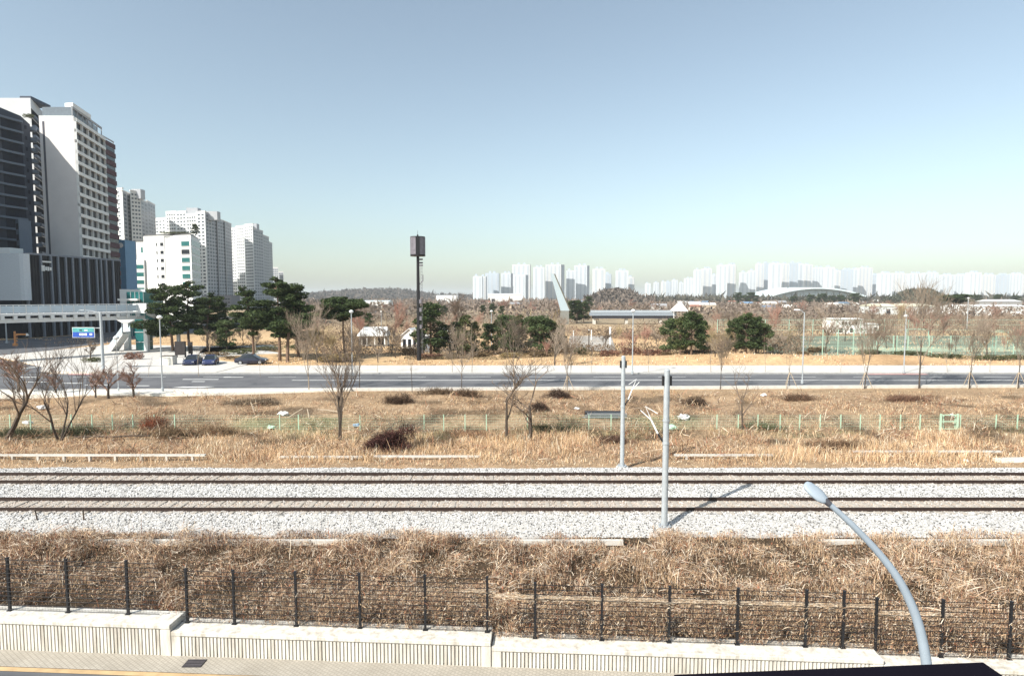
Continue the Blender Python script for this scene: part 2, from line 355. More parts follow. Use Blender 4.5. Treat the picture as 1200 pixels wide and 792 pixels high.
for i, (xa, xb, zt) in enumerate(SEG):
    T = frame_to(xa); Ln = (xb-xa)/u.x - .03
    t = thing('retaining_wall', 'pale concrete retaining wall with ribbed face, '+SEGN[i], 'wall', (xa, fence_y(xa), zt), TH0, 'retaining wall segments below the wire fence')
    zb = pave_z((xa+xb)/2)-zt-.35
    MB().box(0, Ln, -CW+.10, .28, zb, -.14).build('wall_body', conc, t)
    cp = MB().box(0, Ln, -CW, .30, -.138, 0)
    o = cp.build('coping', stain, t); bv = o.modifiers.new('b', 'BEVEL'); bv.width = .02; bv.segments = 2
    rib = MB(); kx = .34
    while kx < Ln-.34:
        rib.box(kx, kx+.075, -CW+.04, -CW+.099, zb+.02, -.17); kx += .118
    tag(rib.build('ribbed_panel', stain, t), kind='stuff')
    for e in (.0, Ln-.30): MB().box(e+.001, e+.299, -CW+.025, -CW+.099, zb+.02, -.142).build('end_pilaster', stain, t)
    f = thing('wire_fence', 'black wire fence on the '+SEGN[i]+' of the wall', 'fence', (xa, fence_y(xa), zt), TH0, 'wire fences on the retaining wall')
    fx = []
    for px in POSTS[i]:
        X, Y = wall_line(px, 732); fx.append((X-xa)/u.x)
    pm = MB().box(-.035, .035, -.035, .035, 0, 1.80).box(-.075, .075, -.07, .07, 0, .022).box(-.045, .045, -.045, .045, 1.80, 1.825).mesh('post', blackm)
    for q in fx: link('post', pm, f, (q, 0, 0.001))
    a0 = min(fx)-(.55 if i else 0); a1 = max(fx)+(1.1 if i < 3 else 0); a0 = max(a0, .02); a1 = min(a1, Ln)
    wm = MB().tube([(a0, -.04, 0), (a1, -.04, 0)], .011, 5).mesh('wire', blackm)
    for k in range(12): link('wire', wm, f, (0, 0, .06+k*.155))
    vw = MB(); q = a0
    while q < a1: vw.tube([(q, -.052, .05), (q, -.052, 1.77)], .0022, 3, False); q += .1
    tag(vw.build('vertical_wires', blackm, f), kind='stuff')
# foot pavement and street in front of the wall
def near_strip(name, o0, o1, dz0, dz1, mat, kind='structure', x0=-26, x1=28):
    v = []; n = 14
    for i in range(n+1):
        x = x0+(x1-x0)*i/n; y = fence_y(x)
        v += [(x, y-o0, pave_z(x)+dz0), (x, y-o1, pave_z(x)+dz1)]
    mb = MB(); mb.add(v, [(2*i+1, 2*i+3, 2*i+2, 2*i) for i in range(n)])
    return tag(mb.build(name, mat), kind=kind)
near_strip('foot_pavement', CW-.12, CW+.80, 0, 0, pav_near)
near_strip('gutter_strip', CW+.802, CW+1.0, -.01, -.012, M('yellow_paint', (.50, .35, .19), var=.2, scale=2))
near_strip('street', CW+1.002, 17.4, -.02, -.10, asph)
gx0, gy0 = G(228, 777, pave_z(-10)).x, G(228, 777, pave_z(-10)).y
dg = thing('drain_grate', 'dark iron drain grate in the foot pavement below the wall', 'drain', (gx0, gy0, pave_z(gx0)+.012), R(0))
MB().box(-.3, .3, -.2, .2, -.01, .004).build('grate_pit', blackm, dg)
for k in range(5): MB().box(-.29, .29, -.17+k*.08, -.145+k*.08, .004, .016).build('bar', M('iron', (.10, .09, .10), rough=.6), dg)

# ------------------------------------------------------------------ railway
BX = 60
def ballast_prof(y): return np.interp(y, [26.6, 27.6, 28.5, 36.0, 36.6, 37.6], [-.66, -.36, -.185, -.185, -.25, -.62])
bx = np.linspace(-BX, BX, 400); by = np.concatenate([np.linspace(26.6, 37.6, 90)])
X, Y = np.meshgrid(bx, by); Z = ballast_prof(Y+(vnoise(X, Y*0, 1.7, 2)-.5)*.35*((Y < 28.3) | (Y > 36.3)))+(vnoise(X, Y, .35, 6)-.5)*.05
idx = np.arange(X.size).reshape(X.shape)
F = np.stack([idx[:-1, :-1].ravel(), idx[:-1, 1:].ravel(), idx[1:, 1:].ravel(), idx[1:, :-1].ravel()], 1)
TR = (29.72, 34.12)
near_tr = np.minimum(abs(Y-TR[0]), abs(Y-TR[1]))
cb = np.array([.42, .405, .38])*(1-.0)+np.zeros(X.shape+(3,))
tt = np.clip((1.15-near_tr)/.5, 0, 1)[..., None]*(.5+.5*vnoise(X, Y, 3, 9))[..., None]
cb = cb*(1-tt*.75)+np.array([.40, .33, .265])*tt*.75
cb *= (.85+.3*vnoise(X, Y, .3, 4))[..., None]
tag(link('ballast_bed', np_mesh('ballast_bed', np.stack([X.ravel(), Y.ravel(), Z.ravel()], 1), F, cb.reshape(-1, 3), stone, True)), kind='structure')
ns = 95000
sy = nr.uniform(26.75, 37.45, ns); sx = nr.uniform(-1, 1, ns)*(sy*.93+2)
sz = ballast_prof(sy+(vnoise(sx, sy*0, 1.7, 2)-.5)*.35*((sy < 28.3) | (sy > 36.3)))+(vnoise(sx, sy, .35, 6)-.5)*.05+.006
ntr = np.minimum(abs(sy-TR[0]), abs(sy-TR[1]))
cc = np.array([.54, .53, .515])*np.where(nr.uniform(0, 1, ns) < .22, nr.uniform(.12, .4, ns), nr.uniform(.7, 1.35, ns))[:, None]
tt = np.clip((1.15-ntr)/.5, 0, 1)[:, None]*nr.uniform(.2, 1, ns)[:, None]
cc = cc*(1-tt)+np.array([.42, .33, .25])*nr.uniform(.6, 1.2, ns)[:, None]*tt
octv = np.array([[1, 0, 0], [-1, 0, 0], [0, 1, 0], [0, -1, 0], [0, 0, 1], [0, 0, -1]], float)
octf = np.array([[0, 2, 4], [2, 1, 4], [1, 3, 4], [3, 0, 4], [2, 0, 5], [1, 2, 5], [3, 1, 5], [0, 3, 5]])[:4+4]
s3 = nr.uniform(.026, .066, (ns, 1, 3))*np.array([1, 1, .8]); an = nr.uniform(0, 6.28, ns); ca, sa = np.cos(an)[:, None], np.sin(an)[:, None]
v = octv[None]*s3; v = v+nr.normal(0, .006, v.shape)
vx = v[..., 0]*ca-v[..., 1]*sa; vy = v[..., 0]*sa+v[..., 1]*ca
V = np.stack([vx+sx[:, None], vy+sy[:, None], v[..., 2]+sz[:, None]], -1)
octf = octf[:4]      # upper half only, the lower half is buried
F = (octf[None]+(np.arange(ns)*6)[:, None, None]).reshape(-1, 3)
tag(link('ballast_stones', np_mesh('ballast_stones', V.reshape(-1, 3), F, np.repeat(cc, 6, 0), stone)), 'grey white crushed stone ballast under the two railway tracks', 'ballast', kind='stuff')
# tracks
def rail_mesh():
    prof = [(-.07, -.16), (.07, -.16), (.07, -.145), (.012, -.12), (.012, -.045), (.036, -.035), (.036, -.004), (.03, 0), (-.03, 0), (-.036, -.004), (-.036, -.035), (-.012, -.045), (-.012, -.12), (-.07, -.145)]
    mb = MB(); n = len(prof); L0, L1 = -BX, BX
    vs = [(L0, p[0], p[1]) for p in prof]+[(L1, p[0], p[1]) for p in prof]
    for i in range(n):
        mb.cur = 1 if i == 7 else 0
        mb.add([vs[i], vs[(i+1) % n], vs[n+(i+1) % n], vs[n+i]], [(0, 3, 2, 1)])
    return mb.mesh('rail', [rust, railtop])
rm = rail_mesh()
sleeperm = M('sleeper_concrete', (.40, .36, .31), var=.2, scale=5, bump=.2)
slm = MB().hull8([(-.14, -1.2, -.34), (.14, -1.2, -.34), (.14, 1.2, -.34), (-.14, 1.2, -.34)], [(-.10, -1.18, -.150), (.10, -1.18, -.150), (.10, 1.18, -.150), (-.10, 1.18, -.150)]).mesh('sleeper', sleeperm)
clipm = MB().box(-.07, .07, -.12, .12, -.1495, -.13).mesh('rail_clip', rust)
for ty, lab in zip(TR, ('pair of rusty steel rails on ballast, the nearer of the two railway tracks', 'pair of rusty steel rails on ballast, the farther of the two railway tracks')):
    t = thing('railway_track', lab, 'railway track', (0, ty, 0), 0, 'railway tracks')
    for s in (-.7525, .7525): link('rail', rm, t, (0, s, 0))
    for k in range(-60, 61):
        x = k*.6
        if abs(x) < ty*.95+1:
            s = link('sleeper', slm, t, (x, 0, 0))
            for q in (-.7525, .7525): link('rail_clip', clipm, s, (0, q, 0))
# catenary poles
def catenary(px, py, z, top_py, lab, side, armz, rpx):
    b = G(px, py, z); t = thing('catenary_pole', lab, 'railway pole', b, 0, 'catenary poles beside the tracks')
    hgt_ = ZZ(top_py, b.y)-z; r = rpx*b.y/700/2
    MB().lathe([(r*1.02, 0), (r, .3), (r*.93, hgt_)], 16).build('pole', galv, t, smooth=False)
    o = MB().lathe([(r*2.1, 0), (r*2.1, .05)], 16)
    for k in range(8):
        a = k*math.pi/4; o.tube([(math.cos(a)*r*1.7, math.sin(a)*r*1.7, .05), (math.cos(a)*r*1.7, math.sin(a)*r*1.7, .14)], .018, 6)
    o.build('base_flange', galv, t)
    o = MB()
    for k in range(8):
        a = k*math.pi/4; o.hull8([Vector((math.cos(a), math.sin(a), 0))*r*.98+Vector((0, 0, .051))+q for q in (Vector((-.008, -.008, 0)), Vector((.008, -.008, 0)), Vector((.008, .008, 0)), Vector((-.008, .008, 0)))], [Vector((math.cos(a), math.sin(a), 0))*r*.98+Vector((0, 0, .25))+q for q in (Vector((-.008, -.008, 0)), Vector((.008, -.008, 0)), Vector((.008, .008, 0)), Vector((-.008, .008, 0)))])
    o.build('gusset', galv, t)
    MB().lathe([(r*2.8, -.5), (r*2.8, -.02)], 14).build('footing', conc, t)
    for zz in (armz-.12, armz+.95): MB().lathe([(r*1.12, zz), (r*1.12, zz+.09)], 16).build('clamp_band', galv, t)
    MB().lathe([(r*.98, hgt_), (r*.6, hgt_+.06)], 16).build('cap', galv, t)
    for q in (-1, 1): MB().box(q*r*1.25-.035, q*r*1.25+.035, -.08, .08, hgt_-.7, hgt_-.25).build('weight_bracket', blackm, t)
    # folded cantilever: stub, white insulators, short arms
    d = Vector((side, .25, 0)).normalized()
    p0 = d*r+Vector((0, 0, armz)); p1 = d*(r+.22)+Vector((0, 0, armz+.35))
    MB().tube([p0, p1], .045, 8).build('arm_stub', blackm, t)
    p2 = d*(r+.5)+Vector((0, .1, armz+.95)); p3 = d*(r+1.0)+Vector((0, .15, armz+1.4)); p4 = d*(r+.25)+Vector((0, 0, armz+1.15))
    ins = MB(); nseg = 9
    def ribbed(a, b_, r0, r1):
        pts = []; rr = []
        for k in range(nseg*2+1):
            pts.append(a.lerp(b_, k/(nseg*2))); rr.append(r1 if k % 2 else r0)
        return pts, rr
    porc = M('white_porcelain', (.82, .82, .80), rough=.25, var=.03)
    q = ribbed(p1, p2, .028, .05); MB().tube(*q, 8).build('insulator', porc, t)
    MB().tube([p2, p3], .022, 6).build('arm_tube', porc, t)
    p5 = d*(r+.78)+Vector((0, .1, armz+1.6)); MB().tube([p2, p5, p4+Vector((0, 0, .15))], .02, 6).build('brace_tube', porc, t)
    return t
catenary(778.5, 617, -.36, 434, 'thick grey steel catenary pole in front of the nearer track', -1, 4.05, 7.4)
catenary(729, 546, -.30, 418, 'slimmer grey steel catenary pole behind the farther track', 1, 3.9, 5.2)
# low concrete items along the line
def beam_on_posts(px0, px1, py, z, lab, hgt_=.28, posts=8):
    a, b_ = G(px0, py, z), G(px1, py, z); b_.y = a.y
    t = thing('concrete_beam', lab, 'concrete beam', (a.x, a.y, z), 0, 'low concrete beams along the track')
    Ln = b_.x-a.x
    MB().box(0, Ln, -.10, .10, hgt_-.11, hgt_).build('beam', conc, t)
    pmx = MB().box(-.07, .07, -.09, .09, -.2, hgt_-.111).mesh('support', conc)
    for k in range(posts): link('support', pmx, t, (Ln*(k+.5)/posts, 0, 0))
    return t
beam_on_posts(-60, 241, 538.5, -.42, 'long white concrete beam on short supports left of the brush pile', .36, 10)
beam_on_posts(328, 425, 538, -.45, 'thin pale beam half buried in dry grass below the bare forked tree', .22, 4)
beam_on_posts(438, 562, 537.5, -.45, 'thin pale beam half buried in dry grass below the dark brush pile', .22, 4)
beam_on_posts(790, 905, 536.5, -.45, 'pale beam in grass right of the thick catenary pole', .25, 4)
beam_on_posts(1000, 1172, 533, -.45, 'long pale beam in grass at the right end of the tracks', .30, 6)
ct = thing('cable_trough', 'pale concrete cable trough with open lid at the far right beside the track', 'trough', G(1190, 540, -.45), R(4))
MB().box(-1.3, 4, -.35, .35, -.05, .14).build('trough_body', concp, ct)
MB().box(-1.1, 4, -.2, .2, .141, .2).build('lid', conc, ct)
for k, (a0, a1) in enumerate(((60, 425), (560, 730), (930, 1010), (1070, 1215))):
    a, b_ = G(a0, 632, -.32), G(a1, 632, -.32)
    o = MB().box(a.x, b_.x, a.y-.09, a.y+.09, -.55, -.33).build('drain_kerb', conc)
    tag(o, ['long pale concrete drain kerb in near grass at the left', 'pale concrete drain kerb in near grass left of the thick pole', 'pale concrete drain kerb in near grass below the street lamp head', 'pale concrete drain kerb in near grass at the right edge'][k], 'kerb', 'drain kerbs hidden in the near grass')
for px, lab in ((45, 'short leaning wooden stake at ballast edge, leftmost'), (98.5, 'short dark stub post at ballast edge right of the leaning stake')):
    b_ = G(px, 613, -.45); t = thing('marker_stake', lab, 'stake', b_, 0, 'stakes at the ballast edge')
    MB().tube([(0, 0, -.1), (-.12 if px < 50 else -.02, 0, .62)], [.035, .03], 6).build('shaft', bark, t)
    MB().tube([(-.125 if px < 50 else -.02, 0, .6), (-.13 if px < 50 else -.02, 0, .68)], [.05, .045], 6).build('head', bark, t)

# ------------------------------------------------------------------ foreground street lamp and window ledge
D0 = 10.4
pp = [(1087, 790, D0), (1085, 772, D0), (1078, 737, D0+.03), (1068, 708, D0+.06), (1052, 677, D0+.1), (1030, 648, D0+.16), (1004, 620, D0+.22), (985, 602, D0+.27), (969, 588, D0+.31)]
pts = [W(*q) for q in pp]
base = Vector((pts[0].x+.05, D0, -1.12))
sl_t = thing('street_lamp', 'tall pale grey street lamp with curved arm in the near right foreground', 'street lamp', base)
rel = [p-base for p in pts]
rad = [.088, .086, .08, .076, .070, .064, .057, .052, .047]
# smooth the arm
sp = []; sr = []
for i in range(len(rel)-1):
    for k in range(4):
        t = k/4; p0, p1, p2, p3 = rel[max(i-1, 0)], rel[i], rel[i+1], rel[min(i+2, len(rel)-1)]
        sp.append(.5*((2*p1)+(p2-p0)*t+(2*p0-5*p1+4*p2-p3)*t*t+(3*p1-p0-3*p2+p3)*t**3)); sr.append(rad[i]*(1-t)+rad[i+1]*t)
sp.append(rel[-1]); sr.append(rad[-1])
lampm = M('pale_lamp_steel', (.30, .35, .40), rough=.5, var=.06, scale=3)
MB().tube([(0, 0, .05), (0, 0, 4.5), sp[0]-Vector((0, 0, .3))]+sp, [.10, .095, .09]+sr, 16).build('pole', lampm, sl_t, smooth=True)
MB().box(-.22, .22, -.22, .22, 0, .05).build('base_plate', lampm, sl_t)
tip = W(943, 566, D0+.5)-base; ax = (tip-sp[-1]).normalized(); sd_ = ax.cross(Vector((0, -.6, .8))).normalized(); upv = sd_.cross(ax)
hd = []; Lh = (tip-sp[-1]).length
prof = [(0.0, .05, .04), (.10, .095, .05), (.3, .135, .06), (.6, .14, .055), (.85, .115, .045), (.97, .075, .03), (1.0, .03, .012)]
mb = MB(); n = 14; vs = []
for tq, wd, th in prof:
    c = sp[-1]+ax*Lh*tq
    for k in range(n):
        a = 2*math.pi*k/n; vs.append(c+sd_*math.cos(a)*wd+upv*math.sin(a)*th)
fs = [(i*n+k, i*n+(k+1) % n, (i+1)*n+(k+1) % n, (i+1)*n+k) for i in range(len(prof)-1) for k in range(n)]+[tuple(range(n-1, -1, -1)), tuple((len(prof)-1)*n+k for k in range(n))]
mb.add(vs, fs); mb.build('lamp_head', lampm, sl_t, smooth=True)
mb = MB(); mb.tube([sp[-1]-ax*.06, sp[-1]+ax*.05], [.056, .056], 12); mb.build('joint_collar', M('dark_collar', (.06, .06, .07), rough=.5), sl_t)
lc = sp[-1]+ax*Lh*.55
mb = MB(); mb.hull8([lc-ax*.14-sd_*.07-upv*.066, lc+ax*.14-sd_*.07-upv*.066, lc+ax*.14+sd_*.07-upv*.066, lc-ax*.14+sd_*.07-upv*.066], [lc-ax*.14-sd_*.07-upv*.04, lc+ax*.14-sd_*.07-upv*.04, lc+ax*.14+sd_*.07-upv*.04, lc-ax*.14+sd_*.07-upv*.04])
mb.build('lens', bglass, sl_t)
# ledge of the camera's building
lt = thing('window_ledge', 'black metal window ledge at the bottom right edge close to the viewer', 'ledge', (0, 0, 0))
P1, P2, P3 = W(790, 790, .95), W(1152, 775.5, .95), W(1186, 792, .95)
zl = P1.z
bl = M('black_ledge', (.006, .005, .009), rough=.8, var=.2, spec=.05)
mb = MB(); mb.hull8([(P1.x, .62, P1.z-.25), (P3.x+.3, .62, P1.z-.25), (P3.x+.3, .95, P1.z-.25), (P1.x, .95, P1.z-.25)], [(P1.x, .62, P1.z-.005), (P2.x+.05, .62, P2.z-.01), (P2.x, .95, P2.z), (P1.x, .95, P1.z)])
mb.build('ledge', bl, lt)
MB().box(-3, 3, .60, .85, -2.1, P1.z-.252).build('wall_below', greyw, lt)

# ------------------------------------------------------------------ dry vegetation (uncountable)
PAL = np.array([[.72, .525, .33], [.58, .395, .25], [.41, .26, .165], [.23, .14, .095], [.84, .72, .57], [.42, .18, .105], [.055, .036, .028]])
def blades(name, px_, py_, pz_, hh, lean, width, colr, mat=straw):
    n = len(px_); th = nr.uniform(0, 2*np.pi, n); fa = nr.uniform(0, 2*np.pi, n)
    dx, dy = np.cos(th), np.sin(th); wx, wy = np.cos(fa)*width/2, np.sin(fa)*width/2
    V = np.zeros((n, 5, 3))
    l1 = lean*.35; l2 = lean
    h1 = hh*.55; h2 = np.maximum(hh*(1-.35*np.clip(lean/np.maximum(hh, .01), 0, 1.5)), .03)
    V[:, 0] = np.stack([px_-wx, py_-wy, pz_], 1); V[:, 1] = np.stack([px_+wx, py_+wy, pz_], 1)
    V[:, 2] = np.stack([px_+dx*l1+wx*.8, py_+dy*l1+wy*.8, pz_+h1], 1); V[:, 3] = np.stack([px_+dx*l1-wx*.8, py_+dy*l1-wy*.8, pz_+h1], 1)
    V[:, 4] = np.stack([px_+dx*l2, py_+dy*l2, pz_+h2], 1)
    f = np.array([[0, 1, 2], [0, 2, 3], [3, 2, 4]])
    F = (f[None]+(np.arange(n)*5)[:, None, None]).reshape(-1, 3)
    return np_mesh(name, V.reshape(-1, 3), F, np.repeat(colr, 5, 0), mat)
def pick(n, p): return PAL[nr.choice(len(PAL), n, p=np.array(p)/sum(p))]*nr.uniform(.75, 1.25, (n, 1))
def strands(name, c0, c1, width, colr, sag=0.0):     # thin stalks lying in any direction: two crossing ribbons
    n = len(c0); d = c1-c0; L_ = np.linalg.norm(d, axis=1, keepdims=True); d = d/np.maximum(L_, 1e-6)
    s1 = np.cross(d, np.array([0, 0, 1.0])+nr.normal(0, .4, (n, 3))); s1 /= np.maximum(np.linalg.norm(s1, axis=1, keepdims=True), 1e-6)
    s2 = np.cross(d, s1); w_ = width[:, None]/2
    m = (c0+c1)/2+np.array([0, 0, 1.0])*(sag*L_)
    V = np.stack([c0-s1*w_, c0+s1*w_, m+s1*w_, m-s1*w_, c1+s2*w_*.5, c1-s2*w_*.5], 1)
    f = np.array([[0, 1, 2], [0, 2, 3], [3, 2, 4], [3, 4, 5]])
    F = (f[None]+(np.arange(n)*6)[:, None, None]).reshape(-1, 3)
    return np_mesh(name, V.reshape(-1, 3), F, np.repeat(colr, 6, 0), straw)
def mounds(x, y): return vnoise(x, y, 1.6, 21)*.55+vnoise(x, y, .6, 22)*.3+vnoise(x, y, 4.5, 23)*.35
# near bank between wall and ballast
HOL = [(-15.6, 20.5, 1.5, .55), (-13.3, 20.9, .7, .35), (-10.6, 20.4, .6, .35), (-8.6, 21.6, .5, .4), (-6.6, 20.7, .5, .3), (-4.4, 21.9, .7, .4), (-2.4, 21.2, .45, .35), (.6, 20.9, .5, .3), (3.2, 20.6, .7, .3), (5.6, 21.3, 1.0, .4), (8.3, 20.7, .6, .3), (10.6, 21.5, .7, .4), (13.4, 21.0, .6, .35), (-11.8, 23.2, .6, .35), (-1.0, 23.4, .5, .3), (7.2, 23.2, .6, .3)]
def hollow(x, y):                           # 0 inside a hollow where soil with painted-in shade shows, 1 outside
    m = np.ones_like(x)
    for hx, hy, ha, hb in HOL: m = np.minimum(m, np.clip((np.hypot((x-hx)/ha, (y-hy)/hb)+(vnoise(x, y, .35, 48)-.5)*.9-.7)*2.2, 0, 1))
    return m*np.clip((y-fence_y(x)-.45)/.5, .1, 1)
def bank_top(x, y):                         # lumpy canopy height of the weeds
    e = np.clip((27.7-y)/2.2, .14, 1)
    hole = np.clip((vnoise(x, y, 1.0, 41)-.30)*5, .12, 1)*np.clip((np.hypot((x+16)/2.0, (y-20.6)/.9)-.5)*1.2, .1, 1)
    return hole*(.10+.75*vnoise(x, y, 1.3, 21)**1.6+.28*vnoise(x, y, .45, 22)+.35*np.clip(vnoise(x, y, 4.0, 23)-.35, 0, 1))*e
n = 230000
x = nr.uniform(-1, 1, n)*24; yb = fence_y(x)+.35; ye = 27.45+(vnoise(x, x*0, 1.2, 30)-.5)*.8; y = yb+(ye-yb)*nr.uniform(0, 1, n)
keep = nr.uniform(0, 1, n) < (.22+1.0*vnoise(x, y, .8, 31))*np.clip((vnoise(x, y, 1.0, 41)-.22)*5, .25, 1); keep &= nr.uniform(0, 1, len(keep)) < hollow(x, y)+.06; x, y = x[keep], y[keep]; n = len(x)
top = bank_top(x, y); z0 = hgt(x, y)-.02+top*nr.uniform(0, .75, n)
cl = vnoise(x, y, 2.6, 33)[:, None]; cr = vnoise(x, y, 1.5, 34)[:, None]; cf_ = vnoise(x, y, .5, 36)[:, None]
c = np.where(cl > .52, pick(n, (3, 4, 3, 3, 2.5, 1.0, 2.4)), pick(n, (1, 2, 4, 5, 2, 1.6, 4.5)))
c = np.where((cr > .80), pick(n, (1, 2, 2, 2, 0, 4, .6)), c)
c = np.where((cf_ > .72), pick(n, (0, 1, 2, 4, .5, .5, 3)), c)
rgt = np.clip((x-0)/8, 0, 1)[:, None]*(nr.uniform(0, 1, (n, 1)) < .5); c = np.where(rgt > .4, pick(n, (6, 3, 1, 0, 2, 0, 0)), c)
tag(link('dry_weeds', blades('dry_weeds', x, y, z0, (nr.uniform(0, 1, n)**1.5*.42+.06)*(.35+top), np.abs(nr.normal(0, .22, n))*(.3+top), nr.uniform(.006, .02, n), c)), 'matted straw and brown dry weeds between the concrete wall and the ballast', 'dry grass', kind='stuff')
n = 95000
x = nr.uniform(-1, 1, n)*24; y = fence_y(x)+.3+nr.uniform(0, 1, n)**1.1*7.6
top = bank_top(x, y); ang0 = vnoise(x, y, 1.8, 37)*12
z0 = hgt(x, y)+top*nr.uniform(.3, 1.15, n)
th = ang0+nr.normal(0, .7, n); L_ = (nr.uniform(.3, 1, n)**3*.7+.05)*np.clip(.35+top, .2, 1.1); el = nr.normal(0.05, .32, n)
c0 = np.stack([x, y, z0], 1); c1 = c0+np.stack([np.cos(th)*np.cos(el), np.sin(th)*np.cos(el), np.sin(el)], 1)*L_[:, None]
keep = nr.uniform(0, 1, n) < (.25+vnoise(x, y, .7, 38))*(hollow(x, y)+.10); c0, c1 = c0[keep], c1[keep]; n = len(c0)
tag(link('fallen_stalks', strands('fallen_stalks', c0, c1, nr.uniform(.006, .018, n), pick(n, (3, 3, 3, 3, 6, .6, 2.5)), .06)), 'tangle of fallen pale stalks over the near weedy bank', 'dry stalks', kind='stuff')
n = 46000
x = nr.uniform(-1, 1, n)*24; y = fence_y(x)+.2+nr.uniform(0, 1, n)*8.3; keep = nr.uniform(0, 1, n) < (vnoise(x, y, .9, 45)*1.3-.15)*(hollow(x, y)+.15); x, y = x[keep], y[keep]; n = len(x)
p = np.stack([x, y, hgt(x, y)+bank_top(x, y)*nr.uniform(.2, 1.1, n)], 1); a_ = nr.normal(0, 1, (n, 3)); b_ = nr.normal(0, 1, (n, 3)); s_ = nr.uniform(.02, .055, (n, 1))
tag(link('dead_leaves', np_mesh('dead_leaves', np.stack([p-a_*s_*.6, p+a_*s_*.6, p+b_*s_*.7], 1).reshape(-1, 3), np.arange(n*3).reshape(n, 3), np.repeat(pick(n, (1, 2, 3, 4, 1, 2, 4)), 3, 0), straw)), 'shrivelled brown leaves caught in the near weedy bank', 'dead leaves', kind='stuff')
n = 900
x = nr.uniform(-1, 1, n)*24; y = fence_y(x)+.6+nr.uniform(0, 1, n)*7.4; keep = vnoise(x, y, 2.2, 46) > .5; x, y = x[keep], y[keep]; n = len(x)
c0 = np.stack([x, y, hgt(x, y)], 1); c1 = c0+np.stack([nr.normal(0, .22, n), nr.normal(0, .22, n), nr.uniform(.6, 1.25, n)], 1)
tag(link('tall_stems', strands('tall_stems', c0, c1, nr.uniform(.01, .02, n), pick(n, (2, 2, 3, 3, 2, 1, 3)), .0)), 'sparse taller dry weed stems standing out of the near bank', 'weed stems', kind='stuff')
# dead vines massed on the wire fence
n = 105000
x = nr.uniform(-11.5, 24, n); den = np.clip((x+10)/6, .15, 1)*np.clip(vnoise(x, x*0+3, 1.4, 40)+.55, 0, 1)
zt = np.interp(x, [-12, -6, 24], [.6, 1.25, 1.30])
segz = np.select([x < SEG[0][1], x < SEG[1][1], x < SEG[2][1]], [SEG[0][2], SEG[1][2], SEG[2][2]], SEG[3][2])
zf = nr.uniform(0, 1, n); keep = nr.uniform(0, 1, n) < den*(1-.15*zf)*np.clip((vnoise(x, zf*zt*1.0, .42, 49)-.28)*4, .12, 1); x, zt, segz, zf = x[keep], zt[keep], segz[keep], zf[keep]; n = len(x)
y = fence_y(x)-.07+np.abs(nr.normal(.0, .26, n)); z0 = segz+zf*zt
th = nr.uniform(0, 2*np.pi, n); el = nr.normal(.2, .8, n); L_ = nr.uniform(.05, .28, n)
c0 = np.stack([x, y, z0-.04], 1); c1 = c0+np.stack([np.cos(th)*np.cos(el), np.abs(np.sin(th)*np.cos(el))*.6-.02, np.sin(el)], 1)*L_[:, None]
tag(link('dead_vines', strands('dead_vines', c0, c1, nr.uniform(.006, .017, n), pick(n, (2.5, 3, 3, 3.5, 3.5, .9, 4)), .05)), 'brown dead vines massed against the back of the wire fence', 'vines', kind='stuff')
n = 5200; x = nr.uniform(-1.5, 13.5, n); segz = np.select([x < SEG[1][1], x < SEG[2][1]], [SEG[1][2], SEG[2][2]], SEG[3][2])
c0 = np.stack([x, fence_y(x)+nr.normal(.06, .05, n), segz+1.30+nr.normal(0, .035, n)], 1); c1 = c0+np.stack([nr.uniform(-.3, .3, n), nr.normal(0, .04, n), nr.normal(0, .03, n)], 1)
tag(link('vine_line', strands('vine_line', c0, c1, nr.uniform(.006, .014, n), pick(n, (3, 1, .5, 0, 6, 0, 0)), .0)), 'pale line of dry vine trailing along the top of the vine mass on the fence', 'vines', kind='stuff')
# far bank between ballast and road
n = 150000
y = 37.2+(nr.uniform(0, 1, n)**1.15)*25.5; x = nr.uniform(-1, 1, n)*(y*.92+3)
keep = (y < near_kerb(x)-.6-np.where(x < -15, np.clip((-15-x)*.19, 0, 2.6)+np.clip(-30-x, 0, 99)*.02, 0)) & (nr.uniform(0, 1, n) < .35+.75*vnoise(x, y, 1.8, 50)); x, y = x[keep], y[keep]; n = len(x)
reed = np.clip((vnoise(x, y, 5, 51)-.42)*4, 0, 1)*((y > 38.5) & (y < 47))*np.clip((x+25)/25, .25, 1.2)
slope = np.clip((y-50)/10, 0, 1)
hh = nr.uniform(.12, .55, n)*(.3+1.0*vnoise(x, y, 1.6, 52))*(1-.5*slope)*np.clip((y-36.8)/2.0, .15, 1)+reed*nr.uniform(.1, .7, n)
cl = vnoise(x, y, 3.5, 53)[:, None]
c = np.where(cl > .5, pick(n, (6, 4, 1.5, 1, 4, .5, .4)), pick(n, (3, 4, 3, 2, 2, 1.4, 1)))
c = np.where(reed[:, None] > .3, pick(n, (7, 3, 1, 0, 2, .2, 0)), c)
gr = (np.clip((vnoise(x, y, 3, 54)-.42)*5, 0, 1)*((y > 46.5) & (y < 52.5)))[:, None]*nr.uniform(0, 1, (n, 1))
c = c*(1-gr)+np.array([.17, .20, .09])*gr
ol = (np.clip((vnoise(x, y, 6, 55)-.45)*4, 0, 1)*(y > 56))[:, None]; c = c*(1-.6*ol)+np.array([.55, .38, .19])*.6*ol
dk = (np.clip((vnoise(x, y, 1.7, 57)-.62)*6, 0, 1)*(y > 44))[:, None]; c = c*(1-.7*dk)
c = np.minimum(c*np.array([1.03, 1.01, .97]), .9); gy_ = (np.clip((vnoise(x, y, 3.1, 58)-.55)*5, 0, 1)*(y > 49))[:, None]; c = c*(1-.5*gy_)+np.array([.36, .31, .26])*.5*gy_
